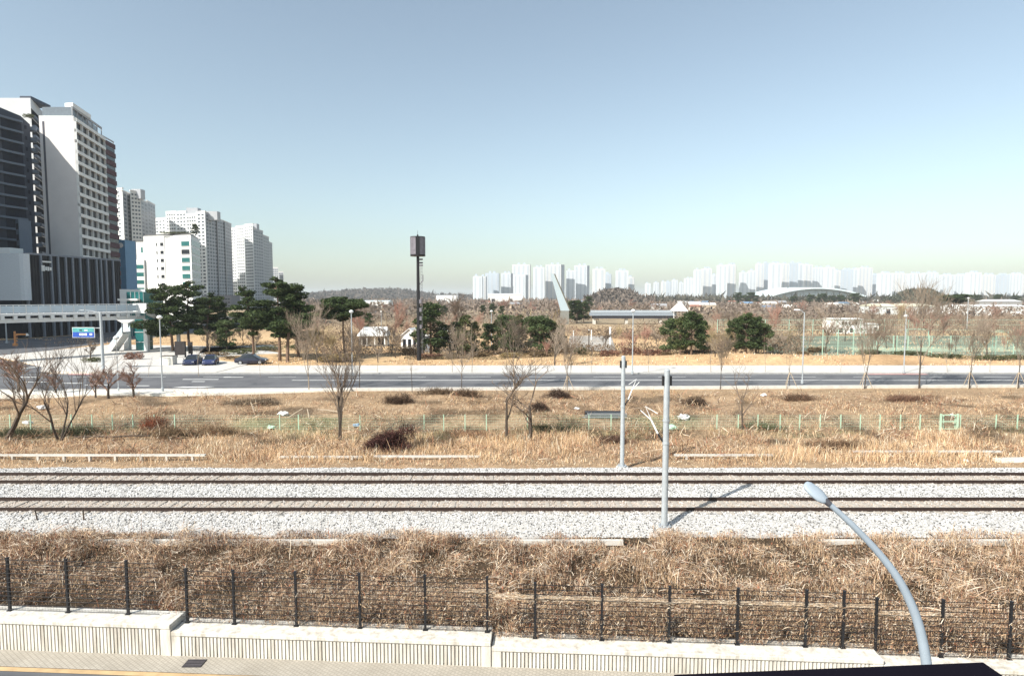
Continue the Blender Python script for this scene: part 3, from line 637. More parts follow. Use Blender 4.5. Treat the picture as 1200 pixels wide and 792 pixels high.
tag(link('dry_grass', blades('dry_grass', x, y, hgt(x, y)-.02, hh, np.abs(nr.normal(0, .38, n))*(.4+hh), nr.uniform(.012, .036, n), c)), 'tan dry grass and reeds on the bank between the tracks and the road', 'dry grass', kind='stuff')
n = 34000
y = nr.uniform(39, 60, n); x = nr.uniform(-1, 1, n)*(y*.92); keep = vnoise(x, y, 2.0, 60) > .52; x, y = x[keep], y[keep]; n = len(x)
th = nr.uniform(0, 6.28, n); el = nr.normal(.35, .5, n); L_ = nr.uniform(.3, 1.0, n)
c0 = np.stack([x, y, hgt(x, y)+nr.uniform(0, .35, n)], 1); c1 = c0+np.stack([np.cos(th)*np.cos(el), np.sin(th)*np.cos(el), np.sin(el)], 1)*L_[:, None]
tag(link('bramble', strands('bramble', c0, c1, nr.uniform(.015, .035, n), pick(n, (2, 3, 3, 4, 2, 2, 3)), .05)), 'dark tangled brambles scattered on the slope below the road', 'bramble', kind='stuff')
# lawn tufts in the park
n = 40000
y = 84.6+nr.uniform(0, 1, n)**1.4*60; x = nr.uniform(-1, 1, n)*(y*.9); keep = (vnoise(x, y, 4, 61) > .45) & ~((x < -37) & (y < 124)); x, y = x[keep], y[keep]; n = len(x)
tag(link('park_grass', blades('park_grass', x, y, hgt(x, y)-.02, nr.uniform(.08, .4, n), np.abs(nr.normal(0, .15, n)), nr.uniform(.05, .12, n), pick(n, (6, 4, 2, .5, 2, .8, 0)))), 'straw coloured winter lawn tufts across the park', 'grass', kind='stuff')

# ------------------------------------------------------------------ trees
def tree_skeleton(seed, H, spread, levels=4, minr=.02, stems=1, lean=0.0, twigs=3, trunk_frac=.45, r0=.09, upw=.25, clear=.0):
    r = random.Random(seed); trunk = MB(); twig = MB()
    def grow(p, d, L_, rad, lev):
        n = 3 if lev < 2 else 2; pts = [p]; rr = [rad]
        for i in range(n):
            g_ = .13 if lev or stems > 1 or lean else .045; d = (d+Vector((r.gauss(0, g_), r.gauss(0, g_), r.gauss(0, .08)+upw*.12))).normalized()
            p = p+d*L_/n; pts.append(p); rr.append(rad*(1-.45*(i+1)/n))
        (trunk if lev == 0 else twig).tube(pts, rr, 6 if lev == 0 else (4 if lev < 2 else 3), lev == 0)
        if lev >= levels: return
        nb = twigs+(1 if lev == 0 else 0)+(r.random() < .5)
        for k in range(nb):
            f = r.uniform(.35 if lev else max(.35, clear), 1.0) if k else 1.0
            q = pts[0].lerp(pts[-1], f) if f >= 1 else pts[min(int(f*n), n-1)].lerp(pts[min(int(f*n)+1, n)], f*n-int(f*n))
            a = r.uniform(0, 6.28); s = spread*r.uniform(.7, 1.3)
            nd = (d*1.0+Vector((math.cos(a)*s, math.sin(a)*s, upw*r.uniform(.2, 1)))).normalized()
            grow(q, nd, L_*r.uniform(.5, .78), max(rad*.5, minr), lev+1)
    for s in range(stems):
        a = r.uniform(0, 6.28); sp_ = .0 if stems == 1 else .28
        grow(Vector((math.cos(a)*.1*(stems > 1), math.sin(a)*.1*(stems > 1), -.1)), Vector((math.cos(a)*sp_+lean, math.sin(a)*sp_, 1)).normalized(), H*trunk_frac*r.uniform(.85, 1.1), r0*(1 if s == 0 else .75), 0)
    return trunk, twig
def scaled_to(mbs, H):
    zs = [v[2] for m in mbs for v in m.v]; k = H/max(zs)
    for m in mbs: m.v = [(v[0]*k, v[1]*k, v[2]*k) for v in m.v]
BT = {}
def bare(kind, idx):
    key = (kind, idx)
    if key in BT: return BT[key]
    args = dict(fork=dict(minr=.007, H=8, spread=.42, levels=4, stems=3, twigs=3, trunk_frac=.36, r0=.09, upw=.3),
                lean=dict(minr=.008, H=8, spread=.5, levels=4, stems=1, lean=.45, twigs=3, trunk_frac=.42, r0=.15, upw=.25),
                street=dict(minr=.011, H=8, spread=.36, levels=4, stems=1, twigs=5, trunk_frac=.72, r0=.085, upw=.35, clear=.4),
                slim=dict(minr=.014, H=5, spread=.4, levels=3, stems=1, twigs=2, trunk_frac=.65, r0=.05, upw=.4, clear=.4),
                low=dict(minr=.014, H=4, spread=.85, levels=4, stems=1, twigs=4, trunk_frac=.34, r0=.13, upw=.15),
                wide=dict(minr=.007, H=5, spread=.8, levels=4, stems=1, twigs=3, trunk_frac=.36, r0=.075, upw=.25),
                round=dict(H=8, spread=.6, levels=4, stems=1, twigs=4, trunk_frac=.38, r0=.13, upw=.3))[kind]
    H = args['H']; a, b_ = tree_skeleton(100*idx+hash_(kind), **args); scaled_to((a, b_), H)
    BT[key] = (a, b_, H); return BT[key]
def hash_(s): return sum(ord(ch)*(i+3) for i, ch in enumerate(s))
MESH = {}
def tree_meshes(kind, idx, tm, cm):
    key = (kind, idx, tm.name, cm.name)
    if key not in MESH:
        a, b_, H = bare(kind, idx); MESH[key] = (a.mesh('trunk', tm), b_.mesh('crown', cm), H)
    return MESH[key]
twigp = M('pink_brown_twigs', (.30, .185, .14), var=.25, scale=3)
twigg = M('grey_twigs', (.24, .19, .145), var=.25, scale=3)
twigd = M('dark_twigs', (.16, .12, .09), var=.3, scale=3)
twigy = M('ochre_twigs', (.36, .28, .16), var=.25, scale=3)
twigr = M('reddish_twigs', (.30, .16, .12), var=.25, scale=3)
def put_tree(name, label, kind, idx, px, py, top, z=None, tm=bark, cm=twigd, group=None, rot=None, sx=1.0, cat='tree', d=None, stakes=0):
    if d is None:
        zz = z if z is not None else .6
        for _ in range(4):
            p = G(px, py, zz)
            if z is None: zz = hz(p.x, p.y)
            else: break
    else:
        p = W(px, py, d); p.z = hz(p.x, p.y)
    H = max(ZZ(top, p.y)-p.z, .5); a, b_, H0 = tree_meshes(kind, idx, tm, cm); s = H/H0
    t = thing(name, label, cat, (p.x, p.y, p.z), rot if rot is not None else rnd.uniform(0, 6.28), group)
    for nm, me in (('trunk', a), ('crown', b_)):
        o = link(nm, me, t); o.scale = (s*sx, s*sx, s)
    if stakes:
        t.rotation_euler.z = 0
        smx = MESH.setdefault('stake', MB().tube([(.85, 0, -.05), (.06, 0, 1.75)], [.035, .03], 6).mesh('stake', wood))
        for k in range(3):
            o = link('stake', smx, t); o.rotation_euler.z = R(-20+k*120)
        o = link('tie', MESH.setdefault('tie', MB().lathe([(.12, 1.6), (.12, 1.72)], 8).mesh('tie', wood)), t)
    return t
# bank trees
put_tree('bare_tree', 'dark bare tree leaning right at the far left of the bank', 'lean', 1, 8, 513, 395, z=-.5, rot=.2, group='bare trees on the bank')
put_tree('bare_tree', 'dark forked bare tree, second from left on the bank', 'fork', 2, 70, 515, 392, z=-.5, rot=1.2, group='bare trees on the bank')
put_tree('bare_tree', 'tall multi-stemmed bare tree left of the dark brush pile', 'fork', 3, 399, 513, 368, z=-.5, rot=2.5, cm=twigd, group='bare trees on the bank')
put_tree('bare_tree', 'slender grey bare tree with thin twigs, left of the twin near mid bank', 'wide', 4, 594, 514, 412, z=-.5, cm=twigd, group='bare trees on the bank')
put_tree('bare_tree', 'spreading twiggy bare tree, right one of the twin near mid bank', 'wide', 5, 621, 513, 408, z=-.5, cm=twigd, group='bare trees on the bank', sx=1.2)
put_tree('bare_tree', 'small brown bare tree by the green fence right of both catenary poles', 'wide', 6, 870, 504, 425, z=-.5, cm=twigd, tm=bark, group='bare trees on the bank')
for i, (px, py, top, k) in enumerate(((22, 462, 412, 0), (66, 463, 425, 1), (112, 466, 426, 2), (127, 467.5, 428, 3), (157, 465.5, 418, 4))):
    put_tree('low_street_tree', nth(i)+' low round pinkish bare tree from the left along the near kerb', 'low', 10+i % 3, px, py, top, cm=twigp, tm=bark, group='low pinkish trees along the kerb', sx=.8)
# near verge street trees
near_row = [(362, 459, 345, 'street', 0), (421, 457.5, 368, 'street', 0), (483, 459.5, 392, 'slim', 0), (541, 457.5, 372, 'street', 0), (602, 456, 365, 'street', 0), (665, 460, 370, 'street', 1), (844, 456, 378, 'street', 0), (925, 455, 398, 'slim', 1), (1013, 455.5, 352, 'street', 1), (1077, 455, 318, 'street', 0), (1136, 455, 352, 'street', 1), (1193, 455, 358, 'street', 1)]
for i, (px, py, top, kd, st) in enumerate(near_row):
    put_tree('street_tree', nth(i)+' bare street tree from the left along the near verge'+(', propped with wooden stakes' if st else ''), kd, 20+i % 5, px, py, top, tm=(barkl if px in (362, 602, 665) else bark), cm=twigg, group='bare street trees on the near verge', stakes=st)
far_row = [(233, 440.5, 402), (174, 441, 415), (305, 441, 410), (327, 436.5, 415), (442, 436, 398), (530, 436, 398), (553, 436, 380), (693, 436, 405), (760, 436, 395), (833, 436, 396), (897, 436, 400), (985, 436, 412), (1110, 436, 398), (1160, 436, 405)]
for i, (px, py, top) in enumerate(sorted(far_row)):
    put_tree('sapling', nth(i)+' thin bare sapling from the left along the far pavement', 'slim', 30+i % 4, px, py, top, z=.72, tm=barkl, cm=twigg, group='thin saplings on the far pavement')

# evergreen crowns: leaf faces
def leaf_cloud(cs, rs, nper, size, colA, colB, up=.5, seed=1):
    r = np.random.default_rng(seed); Vs = []; Cs = []
    for c, rr in zip(cs, rs):
        n = max(int(nper*rr[0]*rr[1]*(.6+.4*rr[2])), 20)
        q = r.normal(0, 1, (n, 3)); q /= np.linalg.norm(q, axis=1, keepdims=True); q *= r.uniform(.45, 1.0, (n, 1))**.6
        p = np.array(c)+q*np.array(rr)
        d1 = r.normal(0, 1, (n, 3)); d1[:, 2] *= .6; d1 /= np.linalg.norm(d1, axis=1, keepdims=True)
        d2 = r.normal(0, 1, (n, 3)); d2 /= np.linalg.norm(d2, axis=1, keepdims=True)
        s = size*r.uniform(.6, 1.4, (n, 1))
        Vs.append(np.stack([p-d1*s*.5, p+d1*s*.5+d2*s*.1, p+d2*s*.6], 1))
        t = r.uniform(0, 1, (n, 1)); Cs.append((np.array(colA)*(1-t)+np.array(colB)*t)*r.uniform(.8, 1.2))
    V = np.concatenate(Vs); C_ = np.concatenate(Cs); n = len(V)
    return np_mesh('crown', V.reshape(-1, 3), np.arange(n*3).reshape(n, 3), np.repeat(C_, 3, 0), leafm)
G1, G2 = (.016, .03, .012), (.085, .115, .042)
O1, O2 = (.035, .05, .018), (.12, .135, .05)
def pine(seed, H=12, crown_from=.38, lean=.0, flat=1.0, wide=.27):
    r = random.Random(seed); tr = MB(); pts = []; p = Vector((0, 0, -.2)); d = Vector((lean, 0, 1)).normalized(); n = 8
    for i in range(n+1): pts.append(p.copy()); d = (d+Vector((r.gauss(0, .06), r.gauss(0, .06), .05))).normalized(); p = p+d*(H*.97/n)
    rad = [H*.021*(1-.8*i/n) for i in range(n+1)]; tr.tube(pts, rad, 8)
    cs, rs = [], []; limb = MB()
    nl = 19
    for k in range(nl):
        f = crown_from+(1-crown_from)*(k+.5)/nl; q = pts[min(int(f*n), n-1)].lerp(pts[min(int(f*n)+1, n)], f*n-int(f*n))
        a = k*2.4+r.uniform(-.4, .4); Lb = H*wide*(1.15-.85*abs((f-crown_from)/(1-crown_from)-.25)**1.1)*r.uniform(.5, 1.25)
        if k >= nl-2: Lb *= .35
        e = q+Vector((math.cos(a)*Lb, math.sin(a)*Lb, Lb*r.uniform(.0, .3)))
        limb.tube([q, q.lerp(e, .5)+Vector((0, 0, -.03*Lb)), e], [rad[-1]*1.9, rad[-1]*1.3, rad[-1]*.6], 4, False)
        for s in (.55, .95):
            c = q.lerp(e, s)+Vector((r.gauss(0, .2), r.gauss(0, .2), .15)); w_ = Lb*r.uniform(.34, .5)+.35
            cs.append(tuple(c)); rs.append((w_*r.uniform(.7, 1.1), w_*r.uniform(.7, 1.1), w_*.3*flat+.1))
    return tr.mesh('trunk', barkp), limb.mesh('limbs', barkp), leaf_cloud(cs, rs, 330, .36, G1, G2, seed=seed), H
def conifer(seed, H=6, w_=2.2, ca=G1, cb=G2, cone=.5):
    r = random.Random(seed); tr = MB(); tr.tube([(0, 0, -.2), (0, 0, H*.5), (0, 0, H*.95)], [H*.022, H*.016, .02], 7)
    cs, rs = [], []; limb = MB()
    for k in range(46):
        f = r.uniform(.16, .99); a = r.uniform(0, 6.28); rr = w_*(1-cone*f)*math.sqrt(r.uniform(.1, 1))*(.55 if f < .3 else .8)*(1 if f < .8 else .6)
        c = (math.cos(a)*rr, math.sin(a)*rr, H*f); q = w_*r.uniform(.12, .30); cs.append(c); rs.append((q*r.uniform(.8, 1.4), q*r.uniform(.8, 1.4), q*r.uniform(.45, .8)))
        limb.tube([(0, 0, H*f*.8), (c[0]*.6, c[1]*.6, H*f*.9), c], [.04, .02, .012], 3, False)
    return tr.mesh('trunk', barkp), limb.mesh('limbs', barkp), leaf_cloud(cs, rs, 560, .27, ca, cb, seed=seed), H
PV = [pine(s, flat=fl, crown_from=cf, wide=wd) for s, fl, cf, wd in ((1, .8, .30, .22), (2, .7, .34, .2), (3, .9, .22, .26), (4, .8, .62, .3))]
CV = [conifer(s, 6, w_, a, b_, cn) for s, w_, a, b_, cn in ((11, 2.0, G1, G2, .45), (12, 2.3, G1, G2, .35), (13, 1.7, O1, O2, .5), (14, 2.4, (.045, .07, .03), (.11, .14, .055), .3))]
def put_ever(name, label, var, px, py, top, group, sx=1.0, d=None, z=None):
    if d is None:
        zz = .6 if z is None else z
        for _ in range(3): p = G(px, py, zz); zz = hz(p.x, p.y)
    else: p = W(px, py, d); p.z = hz(p.x, p.y)
    p.z = hz(p.x, p.y)
    tm, lm, cm, H0 = var; s = max(ZZ(top, p.y)-p.z, .6)/H0
    t = thing(name, label, 'tree', p, rnd.uniform(0, 6.28), group)
    for nm, me in (('trunk', tm), ('limbs', lm), ('crown', cm)):
        o = link(nm, me, t); o.scale = (s*sx, s*sx, s)
    return t
pines = [(203, 412, 330, 2, 1.0, 'leftmost'), (222, 409, 326, 0, 1.0, 'taller second'), (243, 411, 340, 2, 1.0, 'third'), (258, 408, 350, 0, 1.0, 'shorter fourth'), (297.5, 421, 331, 1, .85, 'slim lone fifth'), (328, 424, 321, 0, .95, 'tallest sixth'), (337, 425, 330, 1, 1.1, 'leaning seventh'), (350, 418, 334, 2, .9, 'eighth'), (404, 418, 346, 3, 1.0, 'flat-topped ninth')]
for px, py, top, v_, sx, w_ in pines:
    put_ever('pine_tree', w_+' dark green pine from the left in the park by the footbridge', PV[v_], px, py, top, 'tall pines in the park', sx)
put_ever('pine_tree', 'small olive green low pine right of the dark notice board', CV[3], 266, 412, 376, 'tall pines in the park', 1.3)
put_ever('pine_tree', 'wide dark spreading pine in front of the white warehouses at right', PV[3], 1116, 365, 344, 'tall pines in the park', 1.5, d=300)
con = [(505, 418, 356, 1, 1.0), (515, 417, 384, 0, 1.1), (527, 416, 380, 0, 1.0), (545, 418, 368, 2, .9), (556, 417, 376, 2, .8), (572, 414, 378, 0, .9), (592, 415, 370, 3, .9), (608, 413, 368, 2, .9), (622, 414, 372, 3, 1.0), (640, 413, 374, 3, 1.0), (655, 412, 380, 0, .9), (600, 416, 375, 0, .9), (632, 415, 371, 3, .95), (648, 414, 376, 2, 1.0), (583, 415, 374, 2, .9), (536, 416, 376, 0, .9), (785, 417, 374, 3, .9), (797, 418, 370, 2, .9), (810, 418, 366, 1, 1.0), (822, 416, 374, 0, .9), (862, 416, 374, 1, .95), (874, 417, 368, 1, 1.0), (886, 416, 372, 1, .9), (895, 417, 380, 3, .9)]
for i, (px, py, top, v_, sx) in enumerate(con):
    put_ever('conifer', nth(i)+' bushy green conifer from the left in the row behind the far pavement', CV[v_], px, py, top, 'conifers behind the far pavement', sx*1.2)
farc = [(432, 388, 366), (470, 385, 372), (510, 372, 358), (520, 373, 358), (566, 371, 357), (577, 371, 356), (588, 372, 358), (668, 378, 353), (676, 379, 351), (684, 378, 354), (690, 366, 347), (1002, 353, 343), (950, 355, 345), (964, 354, 344), (975, 355, 346), (930, 356, 347), (1040, 356, 348), (985, 356, 346), (1060, 351, 341), (1075, 350, 339), (1085, 351, 338), (1095, 351, 342), (1146, 352, 345), (1170, 352, 345), (1190, 352, 346), (880, 352, 342), (865, 353, 343)]
for i, (px, py, top) in enumerate(sorted(farc)):
    d = max(G(px, py, .6).y, 150)
    put_ever('background_conifer', nth(i)+' dark evergreen from the left among the distant trees', CV[i % 2], px, py, top, 'distant dark evergreens', 1.2 if py > 356 else 1.8, d=min(d, 620))
# park bare trees and shrubs
pb = [(300, 414, 375, twigd), (352, 412, 380, twigr), (372, 425, 372, twigy), (388, 424, 378, twigy), (415, 420, 375, twigg), (447, 412, 372, twigg), (459, 415, 378, twigd), (443, 425, 395, twigg), (462, 400, 366, twigp), (475, 400, 370, twigp), (530, 395, 366, twigp), (650, 430, 370, twigg), (740, 414, 385, twigr), (728, 415, 392, twigr), (755, 408, 376, twigr), (770, 412, 380, twigg), (838, 418, 378, twigy), (850, 416, 372, twigy), (908, 410, 378, twigg), (918, 412, 385, twigg), (968, 415, 355, twigg), (1028, 420, 370, twigd), (1050, 415, 372, twigg), (1120, 412, 380, twigd), (1180, 410, 385, twigy), (1192, 408, 375, twigr), (990, 400, 366, twigg), (1145, 400, 365, twigg), (1090, 398, 368, twigr), (1105, 396, 366, twigr), (1128, 392, 366, twigp), (1165, 395, 368, twigp), (1175, 390, 366, twigg), (1005, 395, 362, twigg), (935, 400, 370, twigg), (890, 390, 368, twigp), (600, 400, 362, twigp), (640, 395, 364, twigg), (560, 390, 364, twigp), (285, 405, 372, twigd), (270, 408, 376, twigr), (245, 414, 380, twigd)]
for i, (px, py, top, cm) in enumerate(sorted(pb, key=lambda q: q[0])):
    put_tree('park_tree', nth(i)+' leafless park tree from the left behind the far pavement', 'round', 40+i % 5, px, py, top, tm=bark if i % 3 else barkl, cm=cm, group='leafless park trees')
yt = random.Random(8); yl = sorted((yt.choice((yt.uniform(355, 660), yt.uniform(660, 1200))), yt.uniform(392, 426)) for _ in range(46))
for i, (px, py) in enumerate(yl):
    put_tree('young_tree', nth(i)+' slender leafless young tree from the left among the park lawns', ['street', 'slim', 'round'][i % 3], 20+i % 5 if i % 3 == 0 else (30+i % 4 if i % 3 == 1 else 40+i % 5), px, py, py-yt.uniform(26, 52), tm=[bark, barkl][i % 2], cm=[twigg, twigr, twigd, twigy][i % 4], group='slender young trees in the park', z=.6)
fb = random.Random(5); lst = []
for i in range(58):
    px = fb.uniform(360, 1200); d = fb.uniform(190, 420); lst.append((px, d, fb.uniform(5, 9.5)))
for i, (px, d, H) in enumerate(sorted(lst)):
    py = 348+9.8*700/d; top = py-H*700/d
    put_tree('distant_tree', nth(i)+' hazy leafless tree from the left in the brown wood beyond the park', 'round', 40+i % 5, px, py, top, tm=bark, cm=[twigp, twigg, twigr, twigd][i % 4], group='leafless trees beyond the park', d=d, sx=1.25)
def shrub_mesh(seed, ca, cb, n=900, size=.16, el=.55):
    r = random.Random(seed); cs = []; rs = []
    for k in range(7): a = r.uniform(0, 6.28); q = r.uniform(0, .6); cs.append((math.cos(a)*q, math.sin(a)*q, r.uniform(.25, .55))); rs.append((.42, .42, .36))
    return leaf_cloud(cs, rs, n, size, ca, cb, seed=seed)
SH = [shrub_mesh(1, (.10, .075, .045), (.22, .15, .08)), shrub_mesh(2, (.12, .06, .045), (.24, .12, .08)), shrub_mesh(3, (.05, .065, .03), (.13, .13, .06)), shrub_mesh(4, (.2, .15, .08), (.34, .26, .13))]
shl = [(385, 425, 60, 10, 3), (400, 424, 50, 9, 3), (480, 416, 36, 9, 0), (500, 420, 40, 6, 1), (530, 420, 40, 6, 0), (560, 418, 40, 7, 0), (595, 419, 50, 7, 3), (630, 418, 50, 7, 0), (662, 414, 30, 8, 0), (680, 415, 24, 9, 2), (712, 418, 30, 8, 1), (738, 416, 30, 10, 1), (765, 417, 40, 8, 1), (780, 419, 26, 5, 0), (815, 420, 50, 6, 1), (940, 418, 30, 6, 0), (955, 413, 40, 7, 0), (1020, 420, 40, 8, 2), (1065, 422, 60, 6, 2), (1110, 422, 60, 6, 2), (1160, 422, 60, 6, 2), (1190, 421, 40, 6, 2), (108, 425, 30, 6, 2), (155, 422, 28, 9, 1), (250, 419, 40, 6, 0), (310, 411, 50, 5, 2), (280, 416, 50, 6, 2), (345, 410, 30, 6, 2), (270, 423, 30, 4, 0)]
for i, (px, py, wp, hp, v_) in enumerate(sorted(shl)):
    p = G(px, py, .6); p.z = hz(p.x, p.y)+(.13 if p.x < -38 and p.y < 118 else 0); s = p.y/700
    o = link('shrub', SH[v_], None, p); o.scale = (wp*s/2/.95, max(1.0, wp*s/4), hp*s/.85); o.rotation_euler.z = 0
    tag(o, nth(i)+' low winter shrub from the left along the park edge', 'shrub', 'low shrubs along the park edge')

# brush pile and dumped things on the bank
p = G(453, 524, -.5); r_ = nr
n = 5200; q = nr.normal(0, 1, (n, 3)); q /= np.linalg.norm(q, axis=1, keepdims=True); q[:, 2] = abs(q[:, 2]); q *= nr.uniform(.5, 1, (n, 1))
q *= (.3+1.3*vnoise(q[:, 0]*2.5+3, q[:, 2]*2.5+q[:, 1]*2, 1, 47))[:, None]; c0 = q*np.array([2.0, 1.1, 1.2])*np.array([1, 1, 1.0]); c0[:, 0] += c0[:, 2]*.4; dd = nr.normal(0, 1, (n, 3)); dd /= np.linalg.norm(dd, axis=1, keepdims=True); c1 = c0+dd*nr.uniform(.15, .6, (n, 1)); c1[:, 2] = np.maximum(c1[:, 2], .02)
o = link('brush_pile', strands('brush_pile', c0, c1, nr.uniform(.02, .045, n), np.array([.075, .034, .028])*nr.uniform(.4, 1.9, (n, 1)), .02), None, p)
tag(o, 'heap of dark reddish brown cut brush on the bank beyond the tracks', 'brush pile')
for i, (px, py, wx, hh_, cA, lab) in enumerate(((655, 473, 1.6, 1.0, (.09, .06, .045), 'dark brown bramble clump above the twin bare trees'), (205, 508, 2.6, 1.2, (.2, .14, .085), 'wide tan bramble thicket left of the debris heap'), (180, 500, .9, 1.3, (.24, .09, .05), 'small rust red bush against the green fence'), (468, 478, 1.6, .9, (.10, .065, .045), 'dark bramble clump above the brush pile'), (515, 470, 2.0, .9, (.16, .11, .07), 'brown bramble clump right of the brush pile top'), (815, 478, 1.1, .8, (.10, .07, .05), 'small dark bush right of the thick catenary pole'), (255, 506, 2.6, 1.0, (.26, .18, .11), 'tan thicket right of the wide bramble thicket'), (632, 485, 1.0, .9, (.09, .06, .045), 'dark bush just right of the twin bare trees'), (560, 505, 3.2, .8, (.33, .2, .12), 'low red brown scrub left of the twin bare trees'), (545, 472, 1.8, .8, (.13, .085, .055), 'brown scrub above and left of the twin bare trees'), (935, 476, 2.2, .6, (.16, .10, .065), 'low brown scrub on the slope behind the right fence posts'), (1060, 474, 2.6, .6, (.19, .11, .075), 'reddish scrub on the slope left of the green gate'), (300, 478, 2.4, .6, (.22, .17, .12), 'grey brown scrub on the slope left of the tall bare tree'), (20, 505, 2.4, .7, (.09, .10, .055), 'dull green weeds at the far left of the green fence'), (90, 502, 2.4, .7, (.10, .11, .06), 'dull green weeds right of the forked bare tree'), (640, 500, 2.6, .6, (.11, .115, .06), 'dull green weeds right of the twin bare trees'), (890, 498, 2.0, .6, (.12, .125, .065), 'dull green weeds beside the small brown tree'), (985, 520, 3.4, .7, (.2, .13, .08), 'brown weeds above the beam at right'), (720, 512, 1.6, .6, (.14, .085, .06), 'brown weeds left of the slim catenary pole'))):
    p = G(px, py, -.2); p.z = hz(p.x, p.y)-.05; n = 2600
    q = nr.normal(0, 1, (n, 3)); q /= np.linalg.norm(q, axis=1, keepdims=True); q[:, 2] = abs(q[:, 2]); q *= nr.uniform(.3, 1, (n, 1))
    q *= (.35+1.3*vnoise(q[:, 0]*3+i*7, q[:, 2]*3+q[:, 1]*2, 1, 44))[:, None]; c0 = q*np.array([wx, .8, hh_*.8]); dd = nr.normal(0, 1, (n, 3)); dd[:, 2] += .6; dd /= np.linalg.norm(dd, axis=1, keepdims=True); c1 = c0+dd*nr.uniform(.15, .5, (n, 1))
    tag(link('bramble_clump', strands('bramble_clump', c0, c1, nr.uniform(.012, .03, n), np.array(cA)*nr.uniform(.5, 1.7, (n, 1)), .02), None, p), lab, 'bush', 'bramble clumps on the bank')
bagm = M('white_plastic', (.72, .73, .72), rough=.5, var=.1); bagg = M('pale_green_plastic', (.50, .70, .55), rough=.5, var=.1); bagb = M('blue_plastic', (.30, .42, .55), rough=.5)
for i, (px, py, s, mt, lab) in enumerate(((32, 495, .45, bagm, 'small white plastic bag at far left of the green fence'), (50, 484, .6, bagm, 'crumpled white sheet on the slope at far left'), (332, 489, .55, bagm, 'white plastic bundle left of the tall bare tree'), (318, 500, .4, bagg, 'pale green bag below the white plastic bundle'), (417, 497, .4, bagb, 'blue plastic bag right of the tall bare tree'), (787, 500, .6, bagg, 'pale green bag right of the thick catenary pole'), (800, 493, .7, bagm, 'white netting bundle right of the pale green bag'), (676, 485, .3, bagm, 'tiny white bag left of the slim catenary pole'), (1115, 492, .35, bagm, 'small white bag behind the green gate'), (895, 474, .35, bagm, 'small white scrap on the slope at right'), (1132, 539, .22, bagm, 'small white round cap beside the far track'))):
    p = G(px, py, -.3); p.z = hz(p.x, p.y)+.1; mb = MB(); s *= .72; mb.blob((0, 0, s*.3), s, s*.6, s*.45, i, .45, 14, 9); mb.blob((s*.7, .1, s*.2), s*.5, s*.4, s*.3, i+20, .45, 12, 7)
    tag(mb.build('plastic_bag', mt, None, p, smooth=False), lab, 'bag', 'dumped plastic on the bank')
dt = thing('dumped_bin', 'dark upturned trough with grey metal edges left of the slim catenary pole', 'junk', G(708, 489, -.2))
MB().box(-1.7, 1.7, -.5, .5, 0, .5).build('trough', blackm, dt)
for k in range(3): MB().box(-2.0+k*.2, 1.9, -.56-k*.04, -.5-k*.04, .1+k*.16, .16+k*.16).build('metal_strip', galv, dt)
for i, (px, py, L_, a, el, lab) in enumerate(((270, 476, 1.6, 2.4, .25, 'pale plank lying on the slope, leftmost'), (297, 486, 1.6, 2.2, .9, 'pale plank propped on the slope, second from left'), (345, 490, 1.9, .6, .5, 'pale plank in the debris heap left of the tall bare tree'), (362, 492, 1.7, 1.9, .7, 'steep pale plank in the debris heap left of the tall bare tree'), (385, 487, 2.0, 3.0, .1, 'flat pale plank touching the tall bare tree'), (115, 512, 3.6, .02, .0, 'long dark branch lying at the foot of the green fence'), (150, 513, 3.2, .1, .03, 'second dark branch lying at the foot of the green fence'), (1172, 497, 1.5, -.5, -.4, 'pale leaning strut at the right end of the green fence'))):
    p = G(px, py, -.3); p.z = hz(p.x, p.y)+.25; d = Vector((math.cos(a)*math.cos(el), math.sin(a)*math.cos(el)*.5, math.sin(el)))
    o = MB().tube([-d*L_/2, d*.1+Vector((0, 0, .04)), d*L_/2], [.06, .055, .045], 6).build('plank', bark if 'dark' in lab else wood, None, p)
    tag(o, lab, 'plank', 'dumped planks and branches')
# green mesh fence along the foot of the slope
gposts = [108, 132, 156, 181, 205, 328, 350, 422, 497, 520, 545, 570, 618, 690, 716, 840, 865, 888, 914, 937, 961, 985, 1008, 1031, 1055, 1078, 1105, 1119, 1125, 1167, 1192]
Y0 = 48.6
ft = thing('green_mesh_fence', 'pale green mesh fence running along the foot of the slope beyond the tracks', 'fence', (0, Y0, -.55))
gpm = MB().box(-.032, .032, -.03, .03, -.05, 1.28).box(-.042, .042, -.04, .04, 1.28, 1.31).mesh('post', greenp)
xs_ = [W(q, 500, Y0).x for q in [-20, 12, 36, 60, 84]+gposts+[1216]]
for q in xs_: link('post', gpm, ft, (q, 0, 0))
wm = MB().tube([(xs_[0], 0, 0), (xs_[-1], 0, 0)], .006, 4).mesh('wire', greenp)
for k in range(6): link('wire', wm, ft, (0, 0, .12+k*.22))
mm, N, L, P = new_mat('green_mesh'); P.inputs['Base Color'].default_value = (.30, .44, .31, 1); P.inputs['Roughness'].default_value = .6
vw = MB(); q = xs_[0]
while q < xs_[-1]: vw.box(q, q+.005, -.003, .003, .1, 1.24); q += .16
tag(vw.build('mesh_wires', mm, ft), kind='stuff')
gt = thing('green_gate', 'small pale green framed gate in the mesh fence at right', 'gate', W(1112, 500, Y0-.25)); gt.location.z = -.55
gw = (1125-1105)/700*Y0
for q in (-gw/2, gw/2): MB().box(q-.06, q+.06, -.05, .05, -.05, 1.42).build('gate_post', greenp, gt)
for zz in (.15, .75, 1.3): MB().box(-gw/2+.061, gw/2-.061, -.03, .03, zz, zz+.06).build('gate_rail', greenp, gt)

